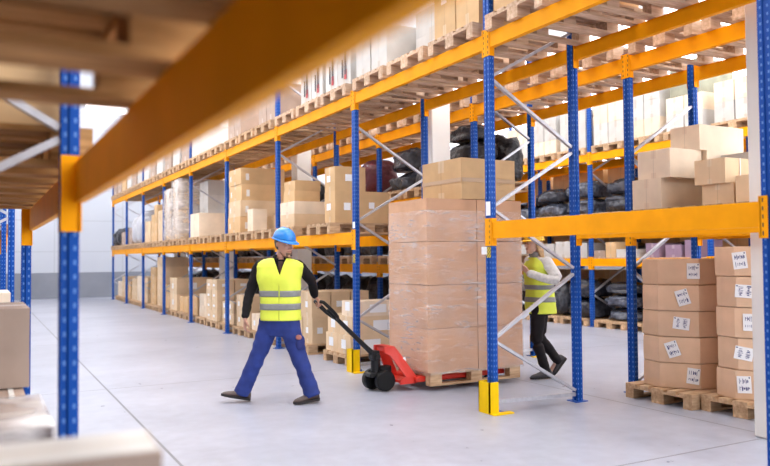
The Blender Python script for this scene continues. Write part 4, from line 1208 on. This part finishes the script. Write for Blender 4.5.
def add_hand(g, w, d, pn, th, sc=1., curl=.35, spread=.012):
    """palm, four unequal bent fingers and a side thumb; d along the hand, pn out of the palm, th towards the thumb side"""
    w = Vector(w); d = Vector(d).normalized(); pn = Vector(pn); pn = (pn - d * pn.dot(d)).normalized()
    th = Vector(th); th = (th - d * th.dot(d) - pn * th.dot(pn)).normalized()
    g.tube([w - d * .02 * sc, w + d * .03 * sc, w + d * .085 * sc], [.026 * sc, .038 * sc, .040 * sc], 14, ref=pn, flat=.42)
    for i, (o, L) in enumerate(((.030, .070), (.010, .082), (-.011, .077), (-.031, .060))):
        p = w + d * .078 * sc + th * o * sc; q = [p]; a = curl * .6
        for f in (.45, .32, .23):
            p = p + (d * math.cos(a) + pn * math.sin(a) + th * (o * .12)) * L * f * sc * 1.15; q.append(p); a += curl * 1.25
        g.tube(q, [.0105 * sc, .0098 * sc, .009 * sc, .0078 * sc], 8)
    p0 = w + d * .022 * sc + th * .026 * sc
    p1 = p0 + (d * .60 + th * .62 + pn * .25) * .042 * sc; p2 = p1 + (d * .85 + th * .25 + pn * (.25 + curl * .5)) * .034 * sc
    p3 = p2 + (d * .9 - th * .05 + pn * (.2 + curl * .6)) * .024 * sc
    g.tube([p0, p1, p2, p3], [.0155 * sc, .0125 * sc, .0115 * sc, .009 * sc], 8)

def ruffle(me, amp, fr, seed=0, zmin=-9):
    for v in me.vertices:
        p = v.co
        n3 = Vector((noise.noise(p * fr + Vector((seed, 0, 0))), noise.noise(p * fr + Vector((0, seed, 5))), noise.noise(Vector((p.x * fr * .5, p.y * fr * .5, p.z * fr * 1.6)) + Vector((9, 0, seed)))))
        if p.z > zmin: v.co = p + v.normal * amp * (n3.z + .5 * n3.x)

def torso_shell(secs, yaw, grow, n=96, k=6, e=2.4, cut=None):
    g = G(); F = fill(secs, k)
    g.rings([sec(c, a + grow, b + grow, yaw, n, e) for c, a, b in F], cap=False)
    if cut:
        for pc, pn in cut.planes:
            ff = [f for f in g.bm.faces if f.calc_center_median().y < -.02 and f.calc_center_median().z > 1.2]
            geom = ff + list({e for f in ff for e in f.edges}) + list({v for f in ff for v in f.verts})
            bmesh.ops.bisect_plane(g.bm, geom=geom, plane_co=pc, plane_no=pn, dist=1e-5)
        dead = [f for f in g.bm.faces if cut(f.calc_center_median())]
        bmesh.ops.delete(g.bm, geom=dead, context='FACES')
    return g

def solid(o, th):
    m = o.modifiers.new('thickness', 'SOLIDIFY'); m.thickness = th; m.offset = 1
    return o

def band_ring(secs, yaw, grow, z0, z1, name, mat, parent, e=2.4, cut=None):
    F = fill(secs, 10); rows = [f for f in F if z0 - .012 <= f[0].z <= z1 + .012]
    def at(z):
        for i in range(len(F) - 1):
            (c0, a0, b0), (c1, a1, b1) = F[i], F[i + 1]
            if c0.z <= z <= c1.z:
                t = (z - c0.z) / max(1e-6, c1.z - c0.z); return c0.lerp(c1, t), a0 + (a1 - a0) * t, b0 + (b1 - b0) * t
        return F[-1]
    g = G(); g.rings([sec(c, a + grow, b + grow, yaw, 96, e) for c, a, b in (at(z0 + (z1 - z0) * i / 4) for i in range(5))], cap=False)
    return solid(g.build(name, mat, parent, smooth=True), .002)

def boot(t, ankle, toe_dir, pitch, mat, L=.28, hi=.12, w=.048, name='work_boot'):
    """shoe with sole: local x towards the toe, placed with the ankle above the heel"""
    a = Vector(ankle); d = Vector(toe_dir).normalized()
    yaw = math.atan2(d.y, d.x)
    Mx = Matrix.Translation(a) @ Matrix.Rotation(yaw, 4, 'Z') @ Matrix.Rotation(pitch, 4, 'Y')
    g = G(); rs = []
    for x, hw, zt in ((-.085, .012, .045), (-.078, .030, .075), (-.06, w * .80, hi), (-.02, w * .85, hi), (.02, w * .88, hi * .92), (.055, w * .92, .078), (.10, w * 1.02, .062), (.14, w * 1.0, .052), (.17, w * .8, .042), (.188, w * .45, .032), (.195, .008, .022)):
        x *= L / .28
        ring = []
        for i in range(16):
            th = 2 * PI * i / 16
            z = .012 + (zt - .012) * (.5 + .5 * math.sin(th)); y = hw * math.cos(th) * (1.05 if math.sin(th) < 0 else 1.)
            ring.append(Mx @ Vector((x, y, z - .10)))
        rs.append(ring)
    g.rings(rs)
    o = g.build(name, mat, t, smooth=True)
    g = G(); rs = []
    for x, hw in ((-.088, .01), (-.08, .030), (-.05, w * .85), (.0, w * .86), (.05, w * .93), (.10, w * 1.06), (.15, w * 1.0), (.185, w * .55), (.20, .01)):
        x *= L / .28
        rs.append([Mx @ Vector((x, y, z - .10)) for y, z in ((-hw, 0), (hw, 0), (hw, .022), (-hw, .022))])
    g.rings(rs); g.build('sole', 'sole', o)
    return o

def helmet(t, Mh, mat, sc=1.):
    T = lambda p: Mh @ (p * sc)
    g = G(); rs = []
    for k in range(9):
        a = PI / 2 * k / 9
        ring = []
        for i in range(40):
            th = 2 * PI * i / 40
            r = math.cos(a) ** .85
            x = .098 * r * math.cos(th); y = .005 + .122 * r * math.sin(th)
            z = .042 + .108 * math.sin(a) + (.008 * max(0, 1 - abs(x) / .022) if a > .3 else 0)
            ring.append(T(Vector((x, y, z))))
        rs.append(ring)
    g.rings(rs, cap=True)
    hm = g.build('hard_hat', mat, t, smooth=True)
    g = G(); top, bot = [], []
    for i in range(40):
        th = 2 * PI * i / 40; fr = max(0, -math.sin(th))
        e = .012 + .045 * fr ** 2.2
        top.append((th, e))
    inner = [T(Vector((.097 * math.cos(th), .005 + .121 * math.sin(th), .047))) for th, e in top]
    outer = [T(Vector(((.098 + e * .7) * math.cos(th), .005 + (.122 + e) * math.sin(th), .040 - .010 * max(0, -math.sin(th))))) for th, e in top]
    outl = [T(Vector(((.098 + e * .7) * math.cos(th), .005 + (.122 + e) * math.sin(th), .034 - .010 * max(0, -math.sin(th))))) for th, e in top]
    inl = [T(Vector((.094 * math.cos(th), .005 + .118 * math.sin(th), .038))) for th, e in top]
    g.rings([inner, outer, outl, inl], cap=False)
    g.build('brim', mat, hm, smooth=True)
    return hm

def head_matrix(c, yaw, nod, tilt=0.):
    return Matrix.Translation(Vector(c)) @ Matrix.Rotation(yaw, 4, 'Z') @ Matrix.Rotation(tilt, 4, 'Y') @ Matrix.Rotation(nod, 4, 'X')

CAMYAW = -math.radians(28.42)
def to_local(origin, p):
    d = Vector(p) - Vector(origin)
    c, s = math.cos(-CAMYAW), math.sin(-CAMYAW)
    return Vector((d.x * c - d.y * s, d.x * s + d.y * c, d.z))

# ---- the man pulling the truck
MO = Vector((2.594, 7.123, 0))
man = thing('person', MO, 'man in blue helmet, lime vest and blue trousers pulling the truck handle', 'person', 'people at work', rz=CAMYAW)
grip = to_local(MO, GRIP)
ty = -.12
HIP = [(-.045, .03, .80), (.135, -.03, .80)]
KNEE = [(-.17, .02, .465), (.245, -.04, .455)]
ANK = [(-.318, .03, .125), (.365, -.05, .115)]
SH = [(-.150, .0, 1.345), (.235, .03, 1.350)]
ELB = [(-.255, .03, 1.08)]; WR = [(-.288, -.04, .845)]
wl = Vector(grip) + Vector((-.035, -.055, .055)); 
el = Vector((.345, .155, 1.205))
g = G()
TS = [((.06, 0, .72), .150, .105), ((.058, 0, .84), .172, .120), ((.058, 0, .96), .165, .115), ((.052, 0, 1.10), .170, .118), ((.048, 0, 1.24), .182, .120), ((.046, 0, 1.33), .180, .100), ((.05, 0, 1.385), .13, .075), ((.056, -.005, 1.42), .065, .06)]
g.rings([sec(c, a, b, ty, 32) for c, a, b in fill(TS, 3)])
Mh = head_matrix((.098, -.022, 1.575), math.radians(48), math.radians(13))
g.tube([(.055, 0, 1.38), (.068, -.008, 1.45), (.090, -.010, 1.52)], [.064, .056, .056], 16)
add_head(g, Mh, 1.03)
for i in (0, 1):
    g.tube([HIP[i], KNEE[i], ANK[i]], [.080, .048, .034], 16, dens=4)
    a = Vector(ANK[i]); g.tube([a + Vector((.0, 0, -.045)), a + Vector((-.05, 0, -.055))], [.030, .024], 10)
g.tube([SH[0], ELB[0], WR[0]], [.056, .042, .028], 14, dens=4)
g.tube([SH[1], el, wl], [.056, .042, .028], 14, dens=4)
add_hand(g, WR[0], (-.02, -.05, -1), (.95, .25, 0), (-.2, -1, 0), 1.0, .42)
add_hand(g, wl, (.55, .62, -.70), (-.55, .15, -.75), (.2, -.7, -.3), 1.0, .95)
me = evaluated(g, .0065, 3, 'body'); link('body', me, 'skin', man, smooth=True)
face_parts(man, Mh, 1.03)
# short beard and hair
g = G(); rs = []
for z, w, f, b in ((-.123, .024, -.086, -.05), (-.108, .040, -.098, -.03), (-.085, .0545, -.1025, -.02), (-.072, .058, -.1020, -.02)):
    ring = []
    for i in range(13):
        th = PI + PI * i / 12
        x = w * math.cos(th); y = (f + b) / 2 + (b - f) / 2 * math.sin(th) * 1.0 if True else 0
        y = b + (b - f) * math.sin(th)
        ring.append(Mh @ (Vector((x, y, z)) * 1.035))
    rs.append(ring)
g.rings(rs, cap=False, closed=False)
solid(g.build('beard', 'beard_brown', man, smooth=True), .002)
g = G(); rs = []
for z, w, f, b in ((-.06, .050, .0, .062), (-.03, .068, -.0, .082), (.0, .0755, -.004, .095), (.03, .0785, -.01, .101), (.06, .077, -.01, .100)):
    ring = []
    for i in range(17):
        th = -.12 + (PI + .24) * i / 16
        ring.append(Mh @ (Vector((w * math.cos(th), max(.012, 0) + b * math.sin(th) * .98, z)) * 1.03))
    rs.append(ring)
g.rings(rs, cap=False, closed=False)
solid(g.build('hair', 'hair_brown', man, smooth=True), .004)
helmet(man, Mh, 'helmet_blue', 1.07)
# trousers
g = G()
g.rings([sec(c, a, b, ty * .5, 32) for c, a, b in fill([((.05, 0, .66), .115, .10), ((.052, 0, .74), .168, .128), ((.056, 0, .84), .186, .134), ((.058, 0, .93), .176, .126)], 3)])
for i in (0, 1):
    h, k, a = Vector(HIP[i]), Vector(KNEE[i]), Vector(ANK[i])
    g.tube([h, h.lerp(k, .5), k, k.lerp(a, .55), a + (a - k).normalized() * .055], [.112, .098, .082, .078, .082], 18, dens=3, cap='flat')
me = evaluated(g, .011, 3, 'trousers'); ruffle(me, .010, 11, 3); tr = link('trousers', me, 'trouser', man, smooth=True)
g = G(); g.ell((.268, -.125, .60), .045, .022, .075, mat=Matrix.Rotation(.2, 3, 'Y')); g.build('cargo_pocket', 'pocket', tr, smooth=True)
g = G(); g.ell((.255, -.145, .655), .030, .010, .026); g.build('pocket_patch', 'lip', tr, smooth=True)
# work shirt with sleeves
g = G()
g.rings([sec(c, a + .016, b + .012, ty, 32) for c, a, b in fill(TS[1:], 3)])
g.tube([Vector(SH[0]) + Vector((.03, 0, .006)), Vector(SH[0]), ELB[0], Vector(WR[0]) + Vector((0, 0, .02))], [.062, .064, .053, .040], 16, dens=4, cap='round')
g.tube([Vector(SH[1]) - Vector((.03, 0, -.006)), Vector(SH[1]), el, wl + (el - wl).normalized() * .02], [.062, .064, .053, .040], 16, dens=4, cap='round')
me = evaluated(g, .010, 2, 'shirt'); ruffle(me, .008, 14, 8); sh = link('shirt', me, 'shirt', man, smooth=True)
g = G(); g.rings([sec((.056, -.004, 1.395), .088, .078, ty, 28), sec((.060, -.006, 1.43), .072, .068, ty, 28), sec((.066, -.008, 1.465), .068, .066, ty, 28)], cap=False)
g.bm.faces.ensure_lookup_table()
bmesh.ops.delete(g.bm, geom=[f for f in g.bm.faces if f.calc_center_median().y < -.058 and abs(f.calc_center_median().x - .07) < .03], context='FACES')
solid(g.build('shirt_collar', 'shirt', sh, smooth=True), .006)
g = G(); g.rings([[Vector((x, y, z)) for x, y in ((.075 - w, -.120 + o), (.075, -.130 + o), (.075 + w, -.122 + o))] for z, w, o in ((1.26, .012, .0), (1.33, .022, .008), (1.40, .026, .038))], cap=False, closed=False)
solid(g.build('shirt_front', 'shirt_front', sh, smooth=True), .003)
# high visibility vest, V neck, two reflective bands
VS = [((.062, 0, .815), .196, .142), ((.060, 0, .95), .188, .134), ((.054, 0, 1.10), .194, .138), ((.048, 0, 1.22), .210, .142), ((.046, .0, 1.30), .220, .140), ((.046, .0, 1.345), .238, .130), ((.048, .0, 1.378), .230, .112), ((.052, .0, 1.408), .165, .092), ((.056, -.002, 1.425), .095, .080)]
VA, VL, VR = Vector((.072, 0, 1.262)), Vector((.000, 0, 1.44)), Vector((.132, 0, 1.44))
def vcut(p): return p.y < -.02 and p.z > 1.26 and (p - VA).dot(vcut.nl) > 0 and (p - VA).dot(vcut.nr) > 0
vcut.nl = (VL - VA).cross(Vector((0, -1, 0))).normalized(); vcut.nr = (VR - VA).cross(Vector((0, 1, 0))).normalized()
if vcut.nl.x < 0: vcut.nl.negate()
if vcut.nr.x > 0: vcut.nr.negate()
vcut.planes = ((VA, vcut.nl), (VA, vcut.nr))
g = torso_shell(VS, ty, .006, cut=vcut)
vest = g.build('safety_vest', 'vest', man, smooth=True); ruffle(vest.data, .010, 7, 4); solid(vest, .004)
for z0, z1 in ((.920, .982), (1.050, 1.110)):
    b = band_ring(VS, ty, .0125, z0, z1, 'reflective_band', 'band', vest)
    ruffle(b.data, .010, 7, 4)
g = G(); g.rings([[Vector((.066 + .006 * math.cos(a), y + .004 * math.sin(a), z)) for a in (0, PI / 2, PI, 3 * PI / 2)] for z, y in ((.82, -.156), (.95, -.150), (1.10, -.154), (1.20, -.156), (1.265, -.154))])
g.build('zip', 'vest_trim', vest)
boot(man, ANK[0], (-1, -.25, 0), math.radians(-13), 'boot', .29)
boot(man, ANK[1], (-.80, -.55, 0), math.radians(2), 'boot', .28)

# ---- the woman steadying the load
WO = Vector((5.80, 6.905, 0))
wom = thing('person', WO, 'woman in yellow helmet and lime vest standing behind the wrapped load', 'person', 'people at work', rz=CAMYAW)
wy = math.radians(-62)
g = G()
WS = [((.01, .02, .76), .150, .115), ((.005, .02, .88), .160, .120), ((.0, .01, 1.00), .128, .096), ((-.008, .0, 1.14), .142, .108), ((-.015, 0, 1.25), .150, .105), ((-.02, 0, 1.315), .140, .082), ((-.026, 0, 1.355), .085, .062), ((-.032, 0, 1.385), .052, .052)]
g.rings([sec(c, a, b, wy, 32) for c, a, b in fill(WS, 3)])
Wh = head_matrix((-.062, -.025, 1.505), math.radians(-72), math.radians(2))
g.tube([(-.03, 0, 1.35), (-.038, -.008, 1.40), (-.042, -.012, 1.45)], [.052, .046, .048], 14)
add_head(g, Wh, .94)
WHIP = [(-.02, -.06, .83), (.03, .08, .83)]; WKN = [(-.055, -.07, .425), (.02, .08, .44)]; WAN = [(.035, -.08, .110), (.195, .10, .205)]
for i in (0, 1):
    g.tube([WHIP[i], WKN[i], WAN[i]], [.070, .040, .032], 14, dens=4)
g.tube([(.035, -.08, .06), (-.08, -.10, .04)], [.03, .024], 10); g.tube([(.19, .10, .14), (.13, .09, .06)], [.03, .024], 10)
wh1 = to_local(WO, (5.525, 6.90, 1.20)); wh2 = to_local(WO, (5.535, 7.18, 1.10))
WSH = [(.055, -.135, 1.295), (-.085, .13, 1.295)]
w1 = wh1 + Vector((.085, -.03, -.02)); w2 = wh2 + Vector((.09, .0, -.03))
WEL = [(.135, -.290, 1.10), (-.10, .14, 1.03)]
for i, w in ((0, w1), (1, w2)): g.tube([WSH[i], WEL[i], w], [.042, .034, .025], 14, dens=4)
add_hand(g, w1, wh1 - w1 + Vector((0, .02, .08)), (-.88, -.35, 0), (0, -.5, 1), .88, .22)
add_hand(g, w2, wh2 - w2 + Vector((0, .02, .08)), (-.88, -.35, 0), (0, .5, 1), .88, .22)
me = evaluated(g, .0065, 3, 'body'); link('body', me, 'skin_w', wom, smooth=True)
face_parts(wom, Wh, .94)
helmet(wom, Wh, 'helmet_yellow', 1.0)
g = G(); rs = []      # long blond hair falling behind the shoulders
for z, w, b, y0 in ((-.19, .055, .050, .055), (-.14, .066, .062, .045), (-.09, .073, .072, .030), (-.04, .0765, .088, .010), (.01, .078, .098, .004), (.05, .078, .100, .002)):
    rs.append([Wh @ (Vector((w * math.cos(th), y0 + b * math.sin(th), z)) * .95) for th in [-.25 + (PI + .5) * i / 18 for i in range(19)]])
g.rings(rs, cap=False, closed=False)
me = g.build('hair', 'hair_blond', wom, smooth=True); ruffle(me.data, .006, 22, 2); solid(me, .014)
g = G()
g.rings([sec(c, a, b, wy, 28) for c, a, b in fill([((.01, .02, .70), .125, .110), ((.01, .02, .80), .160, .122), ((.008, .02, .90), .155, .118)], 3)])
for i in (0, 1):
    h, k, a = Vector(WHIP[i]), Vector(WKN[i]), Vector(WAN[i]); g.tube([h, h.lerp(k, .5), k, k.lerp(a, .5), a + (a - k).normalized() * .065], [.094, .080, .068, .058, .050], 16, dens=3, cap='flat')
me = evaluated(g, .010, 3, 'trousers'); ruffle(me, .006, 13, 5); link('trousers', me, 'leggings', wom, smooth=True)
g = G()
g.rings([sec(c, a + .010, b + .010, wy, 32) for c, a, b in fill(WS[1:7], 3)])
for i, w in ((0, w1), (1, w2)):
    e = Vector(WEL[i]); g.tube([Vector(WSH[i]), e, w + (e - w).normalized() * .015], [.070, .054, .040], 16, dens=4, cap='round')
me = evaluated(g, .010, 2, 'sweater'); ruffle(me, .007, 14, 6); sw = link('sweater', me, 'sweater', wom, smooth=True)
g = G(); g.rings([sec((-.030, 0, 1.345), .070, .066, wy, 28), sec((-.036, -.005, 1.385), .060, .058, wy, 28), sec((-.040, -.010, 1.415), .058, .056, wy, 28)], cap=False)
solid(g.build('sweater_collar', 'collar_grey', sw, smooth=True), .008)
WV = [((.012, .015, .725), .176, .142), ((.008, .012, .86), .172, .138), ((.002, .008, 1.00), .158, .126), ((-.006, 0, 1.14), .166, .128), ((-.014, 0, 1.24), .172, .122), ((-.018, 0, 1.29), .165, .106), ((-.022, 0, 1.325), .125, .085), ((-.028, 0, 1.35), .078, .070)]
g = torso_shell(WV, wy, .006)
vest = g.build('safety_vest', 'vest', wom, smooth=True); ruffle(vest.data, .010, 8, 9); solid(vest, .004)
for z0, z1 in ((.855, .910), (.995, 1.045)):
    b = band_ring(WV, wy, .0125, z0, z1, 'reflective_band', 'band', vest); ruffle(b.data, .010, 8, 9)
wom.scale = (1.045, 1.045, 1.045)
boot(wom, WAN[0], (-1, -.25, 0), 0.02, 'sneaker', .26, .105, .042, 'shoe')
boot(wom, WAN[1], (-1, -.2, 0), math.radians(50), 'sneaker', .255, .105, .042, 'shoe')

# ------------------------------------------------------------------ light, camera
w = bpy.data.worlds.new('World'); scene.world = w; w.use_nodes = True
bg = w.node_tree.nodes['Background']; bg.inputs[0].default_value = (.93, .96, 1.0, 1); bg.inputs[1].default_value = 4.4

cam = bpy.data.cameras.new('camera'); co = bpy.data.objects.new('camera', cam); COL.objects.link(co); scene.camera = co
cam.sensor_fit = 'HORIZONTAL'; cam.sensor_width = 36; cam.lens = 36 * 748.18 / 770
cam.clip_start = .05; cam.clip_end = 200
yaw, pit, rol = .49602, .031825, -.008343
F = Vector((math.sin(yaw) * math.cos(pit), math.cos(yaw) * math.cos(pit), math.sin(pit)))
Rv = Vector((math.cos(yaw), -math.sin(yaw), 0)); U = Rv.cross(F)
R2 = Rv * math.cos(rol) + U * math.sin(rol); U2 = -Rv * math.sin(rol) + U * math.cos(rol)
mt = Matrix((R2, U2, -F)).transposed().to_4x4(); mt.translation = (0, 0, 1.4357)
co.matrix_world = mt
cam.dof.use_dof = True; cam.dof.focus_distance = 7.6; cam.dof.aperture_fstop = 1.7

vs = scene.view_settings
scene.display_settings.display_device = 'sRGB'
vs.view_transform = 'Standard'; vs.look = 'None'; vs.exposure = -0.10; vs.gamma = 1.0; vs.use_curve_mapping = False
